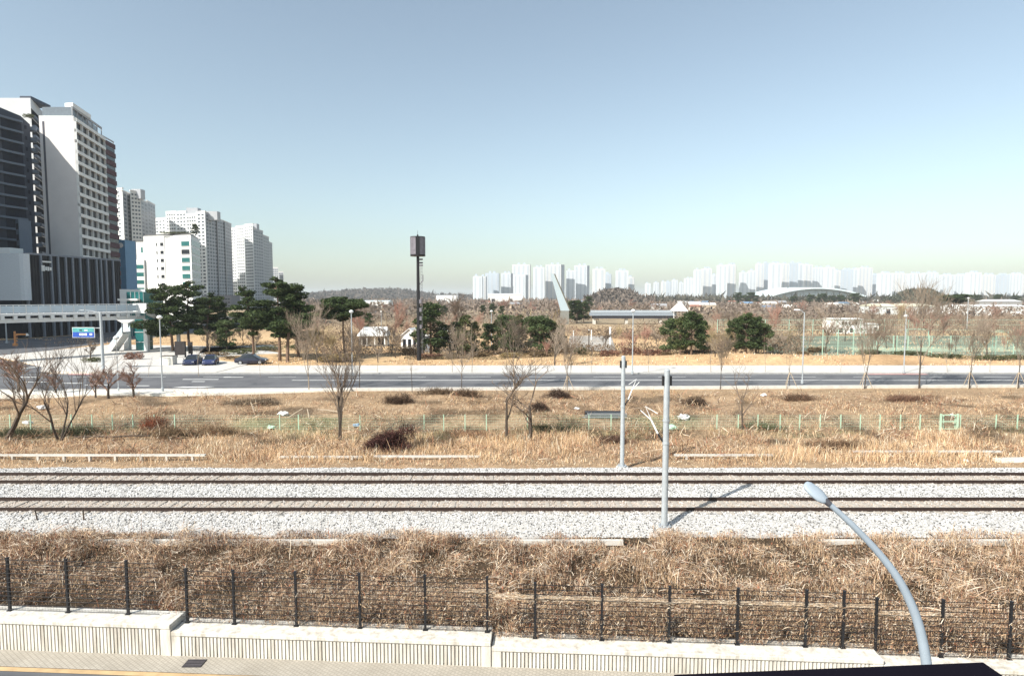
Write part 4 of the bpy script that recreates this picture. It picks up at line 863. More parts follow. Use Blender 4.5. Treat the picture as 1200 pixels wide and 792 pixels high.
# ------------------------------------------------------------------ buildings: helpers
def on_face(p0, p1, off=0.0):
    """local frame on a vertical face from p0 to p1 (outside on the right of p0->p1): returns f(s, z, o) -> point"""
    a = Vector((p0[0], p0[1], 0)); d = Vector((p1[0]-p0[0], p1[1]-p0[1], 0)); Ln = d.length; d.normalize(); nn = Vector((d.y, -d.x, 0))
    return (lambda s, z, o=0.0: a+d*s+nn*(o+off)+Vector((0, 0, z))), Ln
def face_box(mb, fr, s0, s1, z0, z1, o0, o1):
    q = [fr(s0, z0, o1), fr(s1, z0, o1), fr(s1, z0, o0), fr(s0, z0, o0)]; q2 = [p+Vector((0, 0, z1-z0)) for p in q]
    return mb.hull8(q, q2)
def window_grid(mb, p0, p1, z0, z1, floors, cols, ws=.6, hs=.5, proud=.06, skip=None, m0=.04):
    fr, Ln = on_face(p0, p1); dz = (z1-z0)/floors; u0 = Ln*m0; dx = (Ln-2*u0)/cols
    for i in range(floors):
        for j in range(cols):
            if skip and skip(i, j): continue
            s = u0+dx*(j+.5); z = z0+dz*(i+.5); a, b_ = dx*ws/2, dz*hs/2
            mb.add([fr(s-a, z-b_, proud), fr(s+a, z-b_, proud), fr(s+a, z+b_, proud), fr(s-a, z+b_, proud)], [(0, 1, 2, 3)])
    return mb

# ------------------------------------------------------------------ white hotel tower on its podium
dA = 172.0
A = W(86, 138, dA); Lp = W(45.5, 138, dA); B = W(120, 153, 193); Cc = W(133.5, 163, 201)
ztop = A.z; zpod = ZZ(297, 150); gz0 = .6
wt = thing('hotel_tower', 'white high-rise with a blank sunlit end wall and rows of balconies above a dark podium', 'building', (0, 0, 0))
poly = [Lp.xy, A.xy, B.xy, (B.x-9, B.y+3), (Lp.x-3, Lp.y+16)]
MB().prism(poly, gz0, ztop).build('wall', M('white_cladding', (.74, .70, .68), rough=.7, var=.04, scale=.4), wt)
# balcony face: slabs, fins, panes
fr, Ln = on_face(A.xy, B.xy); nf = 17; fz0 = ztop-nf*2.95; zB = fz0
for i in range(nf+1):
    mb = MB(); face_box(mb, fr, 0, Ln, fz0+i*2.95-.95, fz0+i*2.95-.05, .02, .75); mb.build('balcony_front', white, wt)
for j in range(6):
    mb = MB(); s = Ln*j/5; face_box(mb, fr, max(s-.14, 0), min(s+.14, Ln), fz0-.9, ztop-.06, .021, .62); mb.build('fin', white, wt)
winm = None
for i in range(nf):
    for j in range(5):
        mb = MB(); s = Ln*j/5; face_box(mb, fr, s+.15, s+Ln/5-.15, fz0+i*2.95+.0, fz0+i*2.95+1.98, .01, .06); w_ = mb.build('window', dglass, wt)
        mb = MB(); face_box(mb, fr, s+Ln/10-.04, s+Ln/10+.04, fz0+i*2.95+.0, fz0+i*2.95+1.98, .062, .1); mb.build('mullion', greyw, w_)
# slit groove in the blank wall, roof storey, railing
fr2, L2 = on_face(Lp.xy, A.xy)
mb = MB(); face_box(mb, fr2, L2*.09, L2*.15, zpod-2, ztop-1.0, .005, .05); mb.build('slit', M('dark_slit', (.10, .10, .12)), wt)
mb = MB(); mb.prism([Lp.xy, A.xy, B.xy, (B.x-8, B.y+2), (Lp.x+2, Lp.y+12)], ztop+.02, ztop+.5); mb.build('roof_slab', white, wt)
mb = MB(); mb.prism([(Lp.x+.6, Lp.y+.6), (A.x-.6, A.y+.6), (B.x-1.2, B.y-1), (B.x-8, B.y+2), (Lp.x+2, Lp.y+12)], ztop+.52, ztop+3.1); rs_ = mb.build('roof_storey', M('blue_grey_glass', (.16, .19, .22), rough=.25), wt)
mb = MB(); mb.prism([(A.x-3.0, A.y+1.0), (A.x-.3, A.y+.5), (A.x-3.3, A.y+12), (A.x-5.5, A.y+12)], ztop+3.12, ztop+4.3); mb.build('roof_parapet', white, wt)
for j in range(7):
    s = Ln*j/6; mb = MB(); face_box(mb, fr, max(s-.12, 0), min(s+.12, Ln), ztop+.52, ztop+2.6, -.4, -.15); mb.build('roof_post', greyw, wt)
mb = MB(); face_box(mb, fr, 0, Ln, ztop+2.6, ztop+3.15, -.5, -.1); mb.build('roof_beam', greyw, wt)
# dark red rear wing with striped floors
rw = M('dark_red_cladding', (.06, .025, .03), rough=.6, var=.15)
polyr = [B.xy, Cc.xy, (Cc.x-8, Cc.y+4), (B.x-8.9, B.y+3.1)]
B2 = B+(Cc-B)*.02
MB().prism([(B2.x, B2.y), Cc.xy, (Cc.x-8, Cc.y+4), (B.x-8.8, B.y+3.2)], gz0, ztop-2.9).build('rear_wing', rw, wt)
fr3, L3 = on_face((B2.x, B2.y), Cc.xy)
for i in range(nf):
    mb = MB(); face_box(mb, fr3, .1, L3-.1, fz0+i*2.95-.1, fz0+i*2.95+1.0, .01, .12); mb.build('wing_window', dglass, wt)
    mb = MB(); face_box(mb, fr3, 0, L3, fz0+i*2.95+1.1, fz0+i*2.95+2.6, .01, .35); mb.build('wing_band', M('mauve_band', (.10, .05, .06), var=.1), wt)
for s in (.15, L3-.3):
    mb = MB(); face_box(mb, fr3, s, s+.2, ztop-2.88, ztop+.4, -.3, -.1); mb.build('corner_post', greyw, wt)
mb = MB(); face_box(mb, fr3, 0, L3, ztop+.4, ztop+.75, -.35, -.05); mb.build('corner_beam', greyw, wt)
# podium
Pl = W(28.5, 297, 143); Pr = W(140.5, 306, 171); zp = Pl.z
pt = thing('podium_block', 'dark ribbed podium hall with pale vertical fins behind the footbridge', 'building', (0, 0, 0))
podm = M('dark_metal_cladding', (.015, .015, .021), rough=.55, var=.2, scale=.5)
MB().prism([Pl.xy, Pr.xy, (Pr.x-22, Pr.y+6), (Pl.x-22, Pl.y+2)], gz0, zp).build('wall', podm, pt)
fr, Ln = on_face(Pl.xy, Pr.xy)
for px in (33, 50, 62, 70, 79, 87, 96, 105, 115, 120, 126, 134):
    # column position along the face
    best = min(range(400), key=lambda k: abs(600+700*(fr(Ln*k/399, 0).x/fr(Ln*k/399, 0).y)-px)); s = Ln*best/399
    mb = MB(); face_box(mb, fr, s-.22, s+.22, gz0, zp-.2, .02, .5); mb.build('fin', M('fin_grey', (.20, .22, .26), rough=.5), pt)
for k in range(40):
    s = Ln*(k+.5)/40
    mb = MB(); face_box(mb, fr, s-.06, s+.06, gz0, zp-.3, .015, .12); mb.build('rib', podm, pt)
mb = MB(); face_box(mb, fr, 0, Ln, zp-.19, zp+.25, -.3, .3); mb.build('parapet', M('fin_grey', (.2, .2, .2)), pt)
# white lettering panel: a leaf mark above a short line, too blurred to read
for a0, a1, z0, z1 in ((.13, .16, 4.0, 2.6), (.165, .18, 3.8, 2.9), (.185, .20, 3.9, 2.9), (.205, .225, 3.8, 3.0), (.14, .225, 1.9, 1.5)):
    mb = MB(); face_box(mb, fr, Ln*a0, Ln*a1, zp-z0, zp-z1 if zp-z1 > zp-z0 else zp-z0+.5, .52, .6); mb.build('sign_mark', white, pt)
# white rounded lobby box at far left
lb = thing('lobby_block', 'plain white rounded block at the left edge beside the dark podium', 'building', (0, 0, 0))
c = W(9, 297, 141); e = W(28, 297, 141); zl_ = c.z
arc = [(c.x-14, 160), (c.x-14, 141), (c.x, 141)]
arc = [(c.x-14, 141), (e.x-1.2, 141), (e.x-.5, 141.2), (e.x-.1, 141.8), (e.x, 142.6), (e.x-.8, 142.9), (c.x-14, 152)]
MB().prism(arc, ZZ(352, 141), zl_).build('wall', M('pale_panel', (.62, .66, .70), rough=.5, var=.06), lb)
MB().prism([(c.x-14, 141.3), (e.x-1.5, 141.3), (e.x-1.5, 142.6), (c.x-14, 151)], gz0, ZZ(352, 141)-.01).build('recess_wall', dglass, lb)
MB().prism([(c.x-13, 144), (c.x-2, 144), (c.x-2, 148), (c.x-13, 148)], zl_+.01, zl_+1.6).build('roof_vent', white, lb)
# dark tower on the far left
DL = W(-130, 110, 135); D1 = W(0, 126, 163); D2 = W(24, 136, 168); D3 = W(35, 146, 170.8)
dt_ = thing('dark_tower', 'dark blue shaded apartment tower with curved corner cut by the left edge', 'building', (0, 0, 0))
zd = D2.z
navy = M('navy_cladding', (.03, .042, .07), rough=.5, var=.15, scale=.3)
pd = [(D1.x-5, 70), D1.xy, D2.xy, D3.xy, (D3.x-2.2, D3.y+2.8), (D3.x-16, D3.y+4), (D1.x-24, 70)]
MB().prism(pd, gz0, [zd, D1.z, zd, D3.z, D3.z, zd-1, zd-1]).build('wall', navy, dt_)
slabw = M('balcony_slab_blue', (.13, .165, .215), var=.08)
for k, (q0, q1) in enumerate(((pd[0], pd[1]), (pd[1], pd[2]))):
    fr, Ln = on_face(q0, q1)
    for i in range(18):
        z = zd-1.4-i*2.95
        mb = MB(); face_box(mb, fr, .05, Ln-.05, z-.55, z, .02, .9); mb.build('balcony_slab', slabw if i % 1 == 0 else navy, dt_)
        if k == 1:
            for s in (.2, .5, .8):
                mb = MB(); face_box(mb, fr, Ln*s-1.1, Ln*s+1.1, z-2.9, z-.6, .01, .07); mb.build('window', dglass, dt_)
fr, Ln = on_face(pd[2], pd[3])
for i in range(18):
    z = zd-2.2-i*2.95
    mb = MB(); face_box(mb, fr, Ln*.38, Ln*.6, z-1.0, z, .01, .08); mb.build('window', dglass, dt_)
fr, Ln = on_face(pd[3], pd[4])
for i in range(17):
    z = zd-2.0-i*2.95
    mb = MB(); q = fr(Ln*.5, z-.9, .0); mb.lathe([(1.5, 0), (1.6, .9)], 12, q); mb.build('round_balcony', slabw, dt_)
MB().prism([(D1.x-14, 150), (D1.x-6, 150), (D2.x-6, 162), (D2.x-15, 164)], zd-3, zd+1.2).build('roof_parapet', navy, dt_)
# small lit annex at its foot
an_ = [W(18, 258, 160), W(27, 258, 160)]
MB().prism([an_[0].xy, (an_[1].x, 158.5), (an_[1].x+.5, 162), (an_[0].x, 163)], gz0, an_[0].z).build('stair_annex', slabw, dt_)
for i in range(4):
    z = an_[0].z-1-i*2.9; fr, Ln = on_face(an_[0].xy, (an_[1].x, 158.5)); mb = MB(); face_box(mb, fr, .4, Ln-.4, z-1.5, z, .01, .06); mb.build('annex_window', dglass, dt_)
# taller pale block behind
tb = thing('pale_tower', 'tall pale tower block rising behind the dark tower at the left edge', 'building', (0, 0, 0))
q0, q1, q2 = W(-12, 115, 186), W(35.5, 115, 186), W(50, 122, 200)
MB().prism([q0.xy, q1.xy, q2.xy, (q2.x-22, q2.y+8)], gz0, q1.z).build('wall', M('grey_white_wall', (.55, .56, .57), var=.05, scale=.2), tb)
fr, Ln = on_face(q1.xy, q2.xy)
for i in range(19):
    z = q1.z-3-i*2.95; mb = MB(); face_box(mb, fr, .02, Ln-.02, z-2.2, z, .01, .07); mb.build('window', M('shaded_balcony_opening', (.012, .013, .018), rough=1, spec=0), tb)  # near-black panels put the shade of the balcony openings into the colour
    mb = MB(); face_box(mb, fr, .3, Ln-.2, z-2.6, z-1.95, .01, .9); mb.build('balcony', slabw, tb)
MB().prism([(q1.x-4, 187), (q1.x-.6, 187), (q1.x-1.5, 196), (q1.x-5, 196)], q1.z+.01, q1.z+.9).build('roof_box', navy, tb)
o = link('roof_bush', SH[2], tb, (q1.x+.2, 184.6, W(40, 140, 186).z)); o.scale = (2.2, 1.2, 1.6)

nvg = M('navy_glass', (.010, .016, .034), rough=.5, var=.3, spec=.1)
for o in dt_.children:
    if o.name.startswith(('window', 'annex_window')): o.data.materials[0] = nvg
# ------------------------------------------------------------------ small white office building
ob = thing('office_building', 'six-storey white office building with teal windows and planted roof', 'building', (0, 0, 0))
dO = 262.0
a0, a1 = W(168, 277, dO), W(223.5, 279, dO-6); a2 = W(234, 281, dO+16)
zt_ = a0.z
MB().prism([a0.xy, a1.xy, a2.xy, (a2.x-22, a2.y+8)], gz0, zt_).build('wall', white, ob)
MB().prism([(a0.x+.3, a0.y+.4), (a1.x-.4, a1.y+.4), (a2.x-.4, a2.y-.4), (a2.x-21, a2.y+7)], zt_+.01, zt_+.7).build('parapet', M('roof_dark', (.12, .12, .12)), ob)
fr, Ln = on_face(a0.xy, a1.xy)
for i in range(7):
    z = zt_-3.6-i*3.45
    for s0, s1, hh_, mt in ((.27, .29, 1.2, dglass), (.355, .42, 1.3, dglass), (.80, .965, 1.9, [tglass, dglass][i == 1])):
        mb = MB(); face_box(mb, fr, Ln*s0, Ln*s1, z-hh_/2, z+hh_/2, .01, .09); wv = mb.build('window', mt, ob)
        mb = MB(); face_box(mb, fr, Ln*s0-.1, Ln*s1+.1, z-hh_/2-.22, z-hh_/2-.02, .01, .22); mb.build('sill', greyw, wv)
mb = MB(); face_box(mb, fr, Ln*.44, Ln*.452, gz0, zt_-.3, .01, .12); mb.build('downpipe', greyw, ob)
for k in range(4): mb = MB(); face_box(mb, fr, Ln*(.75+k*.055), Ln*(.785+k*.055), zt_-1.2, zt_-.6, .01, .08); mb.build('letter_panel', greyw, ob)
fr, Ln = on_face(a1.xy, a2.xy)
for i in range(7):
    z = zt_-2.9-i*3.45; mb = MB(); face_box(mb, fr, 1.0, Ln-.6, z-1.3, z+1.1, .01, .10); mb.build('ribbon_window', bglass, ob)
b0, b1 = W(151.5, 304, dO-1), W(168.5, 304, dO-1)
MB().prism([b0.xy, (b1.x-.02, b1.y), (b1.x-.02, b1.y+14), (b0.x, b0.y+14)], gz0, b0.z).build('low_wing', white, ob)
c0_, c1_ = W(159.5, 283, dO+4), W(168.2, 283, dO+4)
MB().prism([c0_.xy, (c1_.x-.05, c1_.y), (c1_.x-.05, c1_.y+9), (c0_.x, c0_.y+9)], b0.z-3, c0_.z).build('stair_wing', white, ob)
MB().prism([(c0_.x-.3, c0_.y-.3), (c1_.x-.2, c1_.y-.3), (c1_.x-.2, c1_.y+9.2), (c0_.x-.3, c0_.y+9.2)], c0_.z+.01, c0_.z+.5).build('stair_roof', M('roof_dark', (.1, .1, .1)), ob)
fr, Ln = on_face(b0.xy, b1.xy)
for i in range(5):
    z = b0.z-3.2-i*3.3; mb = MB(); face_box(mb, fr, Ln*.36, Ln*.95, z-.85, z+.85, .01, .09); mb.build('wing_window', tglass, ob)
fr, Ln = on_face(c0_.xy, c1_.xy); mb = MB(); face_box(mb, fr, Ln*.62, Ln*.85, c0_.z-5, c0_.z-2.6, .01, .08); mb.build('wing_window', tglass, ob)
rh = link('roof_hedge', SH[2], ob, (a1.x-8, a1.y+2, zt_+.6)); rh.scale = (9, 1.2, 1.2)
rt = link('roof_tree_crown', CV[1][2], ob, (a1.x+.3, a1.y+3, zt_-.2)); rt.scale = (1.0, 1.0, .85)
# round blue sign column between podium and office
bc = thing('blue_sign_column', 'narrow blue glass block with a white disc beside the dark podium', 'sign', (0, 0, 0))
q0, q1 = W(138, 281, 215), W(146, 281, 215)
MB().prism([q0.xy, q1.xy, (q1.x-.5, 222), (q0.x, 222)], gz0, q0.z).build('body', M('blue_panel', (.10, .25, .42), rough=.4), bc)
mb = MB(); cq = W(141.5, 287.5, 214.9); n = 16; mb.add([cq+Vector((math.cos(6.283*k/n)*.9, -.02, math.sin(6.283*k/n)*.9)) for k in range(n)], [tuple(range(n))]); mb.build('disc', white, bc)

# ------------------------------------------------------------------ left apartment towers
def apt_tower(name, lab, blocks, roofs, grp):
    t = thing(name, lab, 'building', (0, 0, 0), 0, grp)
    for (pxa, pya, da, pxb, db, cols, shade, hs) in blocks:
        p0 = W(pxa, pya, da); p1 = W(pxb, pya, db); z1 = p0.z
        d = Vector((p1.x-p0.x, p1.y-p0.y, 0)); nn = Vector(((p0.x+p1.x)/2, (p0.y+p1.y)/2, 0)).normalized()*14
        MB().prism([p0.xy, p1.xy, (p1.x+nn.x, p1.y+nn.y), (p0.x+nn.x, p0.y+nn.y)], gz0, z1).build('block', [offw, white, greyw][shade], t)  # grey picks put the shade of receding sides into the wall colour
        fl = int((z1-2)/2.85); wm_ = MB(); window_grid(wm_, p0.xy, p1.xy, 2, z1-.8, fl, cols, .62 if cols > 1 else .3, hs, .08)
        tag(wm_.build('windows', apwin, t), kind='stuff')
        mb = MB(); fr_, L_ = on_face(p0.xy, p1.xy); face_box(mb, fr_, -.1, L_+.1, z1+.01, z1+.9, -1.0, .12); mb.build('parapet', offw, t)
    for px0, px1, pyt, d in roofs:
        p0, p1 = W(px0, pyt, d), W(px1, pyt, d); zb = p0.z-7
        MB().prism([(p0.x, d+.5), (p1.x, d+.5), (p1.x, d+6), (p0.x, d+6)], zb, p0.z).build('roof_core', greyw, t)
    return t
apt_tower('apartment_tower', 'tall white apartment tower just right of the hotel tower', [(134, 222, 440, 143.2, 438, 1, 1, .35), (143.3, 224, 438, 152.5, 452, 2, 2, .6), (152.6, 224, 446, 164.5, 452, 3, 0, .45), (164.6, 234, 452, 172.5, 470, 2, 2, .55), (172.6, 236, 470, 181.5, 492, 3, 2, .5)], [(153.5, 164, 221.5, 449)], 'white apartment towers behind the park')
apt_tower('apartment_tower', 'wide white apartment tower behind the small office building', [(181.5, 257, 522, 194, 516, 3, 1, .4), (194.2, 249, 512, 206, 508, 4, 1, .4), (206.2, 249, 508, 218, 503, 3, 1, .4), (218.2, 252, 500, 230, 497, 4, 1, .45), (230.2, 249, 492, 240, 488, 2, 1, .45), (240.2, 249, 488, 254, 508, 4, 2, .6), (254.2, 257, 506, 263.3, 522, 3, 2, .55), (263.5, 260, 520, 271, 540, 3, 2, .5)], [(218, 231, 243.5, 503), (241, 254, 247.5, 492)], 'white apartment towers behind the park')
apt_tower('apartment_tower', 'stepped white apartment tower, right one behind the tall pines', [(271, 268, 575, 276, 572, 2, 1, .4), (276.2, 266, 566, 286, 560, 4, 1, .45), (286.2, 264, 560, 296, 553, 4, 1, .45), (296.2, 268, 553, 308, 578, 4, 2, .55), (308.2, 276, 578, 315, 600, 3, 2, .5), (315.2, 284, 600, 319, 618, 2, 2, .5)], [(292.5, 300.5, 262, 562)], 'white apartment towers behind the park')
apt_tower('apartment_tower', 'faint blue far apartment block right of the stepped tower', [(319, 314, 820, 326, 820, 3, 2, .5), (326.3, 319, 840, 332, 840, 2, 2, .5)], [], 'white apartment towers behind the park')
dp = thing('grey_parking_block', 'low dark grey block at the foot of the wide apartment tower', 'building', (0, 0, 0))
q0, q1 = W(236, 348, 470), W(271, 350, 485)
MB().prism([q0.xy, q1.xy, (q1.x-2, q1.y+20), (q0.x, q0.y+30)], gz0, W(250, 346, 470).z).build('wall', M('dark_grey_wall', (.16, .16, .18)), dp)
mb = MB(); window_grid(mb, q0.xy, q1.xy, 2, 10, 3, 10, .7, .4, .08); tag(mb.build('windows', dglass, dp), kind='stuff')

# ------------------------------------------------------------------ far skyline
skyl = [(555, 564, 323.6), (564.3, 569, 324), (569.3, 584, 320), (588, 600, 320), (601, 621, 310), (602.5, 618, 322), (625.6, 637.5, 313), (640, 661, 310), (664.6, 673, 317), (674, 690.6, 311), (695.6, 709, 315), (710, 716.6, 321), (723, 736, 317), (737, 743.7, 324.7),
        (757, 762, 332), (767, 773, 331), (776, 780, 330), (781, 787, 330), (788.5, 794, 328), (797, 801, 331), (803, 814, 326), (815, 823, 316), (824, 834, 314.5), (835.5, 841, 322), (842.6, 852, 310.5), (853, 864, 310), (869, 878, 319), (879, 887, 317), (888, 895, 309), (896, 903, 308), (904, 916, 308.5), (918, 926, 309), (927, 935, 308), (936, 943, 309), (944, 952, 310), (953, 968, 313.5), (969, 978, 313), (979, 986, 317), (987, 1000, 316), (1001, 1006, 315), (1007, 1023, 313.6), (1024, 1031, 322), (1032, 1046, 320), (1047, 1065, 320), (1066, 1083, 320.5), (1084.5, 1103, 319.4), (1104, 1119, 322), (1120, 1136, 322), (1137, 1150, 319.4), (1152, 1170, 322), (1171, 1183, 322), (1184, 1202, 321), (1203, 1225, 322)]
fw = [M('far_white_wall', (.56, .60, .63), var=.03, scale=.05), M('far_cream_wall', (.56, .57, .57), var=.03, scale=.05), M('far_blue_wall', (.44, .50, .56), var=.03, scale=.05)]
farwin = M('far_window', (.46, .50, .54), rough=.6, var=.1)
rs2 = random.Random(9)
for i, (x0, x1, top) in enumerate(skyl):
    d = 1150+(i % 5)*35 if x0 < 750 else (1900+(i % 4)*60 if x0 < 815 else 1320+(i % 6)*45)
    if i == 5: d = 1120
    p0, p1 = W(x0, top, d), W(x1, top, d); Wd = p1.x-p0.x; zt2 = p0.z; sh = .22*Wd if i % 2 else .05*Wd
    t = thing('far_apartment', nth(i)+' pale high-rise from the left along the hazy skyline', 'building', (0, 0, 0), 0, 'pale apartment blocks on the skyline')
    y1 = d+ (8 if i % 2 else -4)
    # block whose lit front faces the camera and whose side recedes
    p0.x -= 1.5; p1.x += 2.0; Wd += 3.5
    q = [(p0.x, d), (p1.x-sh, d), (p1.x, d+12), (p0.x+1, d+14)]
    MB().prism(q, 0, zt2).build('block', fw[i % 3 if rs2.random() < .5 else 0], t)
    nb = max(1, int(Wd/9)); fr_, L_ = on_face(q[0], q[1])
    for k in range(nb):
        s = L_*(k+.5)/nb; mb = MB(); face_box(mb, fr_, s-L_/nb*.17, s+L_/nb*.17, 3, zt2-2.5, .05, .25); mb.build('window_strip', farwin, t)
    fr_, L_ = on_face(q[1], q[2])
    if i % 2: mb = MB(); face_box(mb, fr_, L_*.2, L_*.8, 3, zt2-2.5, .05, .25); mb.build('window_strip', farwin, t)
    for k in range(1 if Wd < 22 else 2):
        xx = p0.x+Wd*(.35+.3*k); MB().box(xx-2.2, xx+2.2, d+2, d+9, zt2+.02, zt2+4).build('roof_core', fw[2], t)
# stadium with arched roof
st = thing('stadium', 'low stadium with a pale blue arched roof in front of the right skyline', 'building', (0, 0, 0))
dS = 900.; arch = []
for k in range(17):
    s = k/16; px = 903+s*112; py = 351-14.2*math.sin(math.pi*(.08+.84*s))**.8; arch.append(W(px, py, dS))
mb = MB(); vs = []
for p in arch: vs += [(p.x, dS, p.z-2.2), (p.x, dS, p.z), (p.x, dS+90, p.z+1.5), (p.x, dS+90, p.z-.7)]
fs = []
for k in range(16):
    for a_, b2 in ((0, 1), (1, 2), (2, 3), (3, 0)): fs.append((4*k+a_, 4*k+b2, 4*k+4+b2, 4*k+4+a_))
fs += [(3, 2, 1, 0), (64, 65, 66, 67)]
mb.add(vs, fs); mb.build('arched_roof', M('pale_blue_roof', (.62, .70, .72), rough=.5, var=.05, scale=.05), st)
for k in range(14):
    p0, p1 = arch[k+1], arch[k+2]; mb = MB(); mb.hull8([(p0.x, dS+8, 0), (p1.x-.5, dS+8, 0), (p1.x-.5, dS+11, 0), (p0.x, dS+11, 0)], [(p0.x, dS+8, p0.z-2.3), (p1.x-.5, dS+8, p1.z-2.3), (p1.x-.5, dS+11, p1.z-2.3), (p0.x, dS+11, p0.z-2.3)]); mb.build('wall_bay', M('stadium_wall', (.52, .58, .60), var=.05), st)
# hills
def ridge_wood(name, lab, pxs, pys, d, depth, n, size, cA, cB, seed):
    r = np.random.default_rng(seed); f = r.uniform(0, 1, n); px = pxs[0]+(pxs[-1]-pxs[0])*f; py = np.interp(px, pxs, pys)
    g = r.uniform(0, 1, n); hf = np.interp(g, [0, .45, .8, 1], [0, .45, .85, 1]); dd = d-depth*(1-g)
    k = (396-py)/FPX; zt = CH+d*(-SP+k*CP)/(CP+k*SP); x = (px-600)/FPX*dd; z = .3+(zt-.3)*hf
    p = np.stack([x, dd, z+r.uniform(-.3, 1, n)*size], 1); s_ = size*r.uniform(.5, 1.3, (n, 1)); a_ = r.normal(0, 1, (n, 3)); b_ = r.normal(0, 1, (n, 3)); b_[:, 2] = abs(b_[:, 2])+.4
    V = np.stack([p-a_*s_*.4, p+a_*s_*.4, p+b_*s_*.7], 1); t = r.uniform(0, 1, (n, 1))
    tag(link(name, np_mesh(name, V.reshape(-1, 3), np.arange(n*3).reshape(n, 3), np.repeat(np.array(cA)*(1-t)+np.array(cB)*t, 3, 0), leafm)), lab, 'woodland', kind='stuff')
def ridge(name, pxs, pys, d, mat, depth=260):
    top = [W(a_, b2, d) for a_, b2 in zip(pxs, pys)]; n = len(top); V = []; F = []
    for r_i, (f, dd) in enumerate(((0, -depth), (.45, -depth*.55), (.85, -depth*.2), (1, 0), (.6, depth*.6), (0, depth))):
        for k, p in enumerate(top):
            jit = 1+.12*mnoise.noise(Vector((k*.7, r_i*1.3, 2)))
            V.append((p.x*(d+dd)/d, d+dd, max(.3, .3+(p.z-.3)*f*jit)))
    for r_i in range(5):
        for k in range(n-1): F.append((r_i*n+k, r_i*n+k+1, (r_i+1)*n+k+1, (r_i+1)*n+k))
    mb = MB(); mb.add(V, F); tag(mb.build(name, mat, smooth=True), kind='structure')
woodm = M('winter_wood_hill', (.115, .10, .09), var=.4, scale=.03, bump=.6)
xs1 = list(np.linspace(330, 560, 47)); ys1 = [348-7*math.exp(-((x-430)/62)**2)-3*math.exp(-((x-470)/26)**2)-1.1*mnoise.noise(Vector((x*.13, 0, 0)))-.5*mnoise.noise(Vector((x*.6, 3, 0))) for x in xs1]
ridge('hill', xs1, ys1, 1700, woodm)
ridge_wood('hill_wood', 'bluish brown winter wood on the far left hill', xs1, ys1, 1700, 260, 9000, 5, (.06, .055, .05), (.16, .13, .11), 91)
xs1 = list(np.linspace(686, 766, 30)); ys1 = [350.5-9.5*math.exp(-((x-722)/24)**4)-.6*mnoise.noise(Vector((x*.5, 1, 0))) for x in xs1]
ridge('wooded_knoll', xs1, ys1, 620, M('knoll_wood', (.14, .115, .095), var=.4, scale=.12, bump=.8), 60)
ridge_wood('knoll_trees', 'grey leafless wood on the round knoll right of the leaning pylon', xs1, ys1, 620, 60, 7000, 2.2, (.09, .075, .065), (.22, .18, .15), 92)
xs1 = list(np.linspace(1035, 1112, 30)); ys1 = [352-11*math.exp(-((x-1076)/24)**4)-.8*mnoise.noise(Vector((x*.5, 5, 0))) for x in xs1]
ridge('wooded_mound', xs1, ys1, 560, M('mound_wood', (.075, .085, .06), var=.5, scale=.15, bump=.8), 50)
ridge_wood('mound_trees', 'dark green wood on the mound below the right skyline', xs1, ys1, 560, 50, 7000, 2.0, (.03, .04, .028), (.12, .12, .085), 93)
# far wood: uncountable leafless trees, a mass of twig faces
def far_mass(name, lab, n, d0, d1, pxr, hmax, size, cA, cB, seed, thr=.4):
    r = np.random.default_rng(seed); d = d0+(d1-d0)*r.uniform(0, 1, n)**1.3; x = (r.uniform(*pxr, n)-600)/700*d
    cl = vnoise(x, d, 18, seed); keep = cl > thr; x, d, cl = x[keep], d[keep], cl[keep]; n = len(x)
    top = hmax*(.45+.55*vnoise(x, d, 7, seed+1)); z = .4+top*r.uniform(0, 1, n)
    p = np.stack([x, d, z], 1); s = (size*d/400*r.uniform(.6, 1.4, n))[:, None]
    d1_ = r.normal(0, 1, (n, 3)); d1_ /= np.linalg.norm(d1_, axis=1, keepdims=True); d2_ = r.normal(0, 1, (n, 3)); d2_[:, 2] += .6
    V = np.stack([p-d1_*s*.5, p+d1_*s*.5, p+d2_*s*.7], 1); V[..., 2] = np.maximum(V[..., 2], .3)
    t = r.uniform(0, 1, (n, 1)); t = np.clip(t*.7+.3*vnoise(x, d, 25, seed+3)[:, None], 0, 1); c = np.array(cA)*(1-t)+np.array(cB)*t
    tag(link(name, np_mesh(name, V.reshape(-1, 3), np.arange(n*3).reshape(n, 3), np.repeat(c, 3, 0), leafm)), lab, 'woodland', kind='stuff')
far_mass('distant_wood', 'brown grey leafless woodland spread beyond the park to the skyline', 52000, 260, 1000, (330, 1210), 6.5, 1.5, (.12, .095, .08), (.27, .21, .165), 71, .36)
far_mass('distant_scrub', 'reddish brown scrub and young trees filling the park behind the conifers', 34000, 150, 290, (300, 1210), 2.8, .9, (.12, .085, .06), (.29, .215, .155), 75, .42)
far_mass('park_thicket', 'brown twiggy thickets between the conifers and cottages in the park', 52000, 100, 155, (345, 940), 2.3, .9, (.11, .08, .055), (.29, .215, .15), 85, .5)
far_mass('skyline_trees', 'dark tree line at the foot of the skyline apartments', 16000, 620, 1000, (760, 1210), 11, 2.2, (.05, .06, .045), (.14, .12, .095), 79, .5)

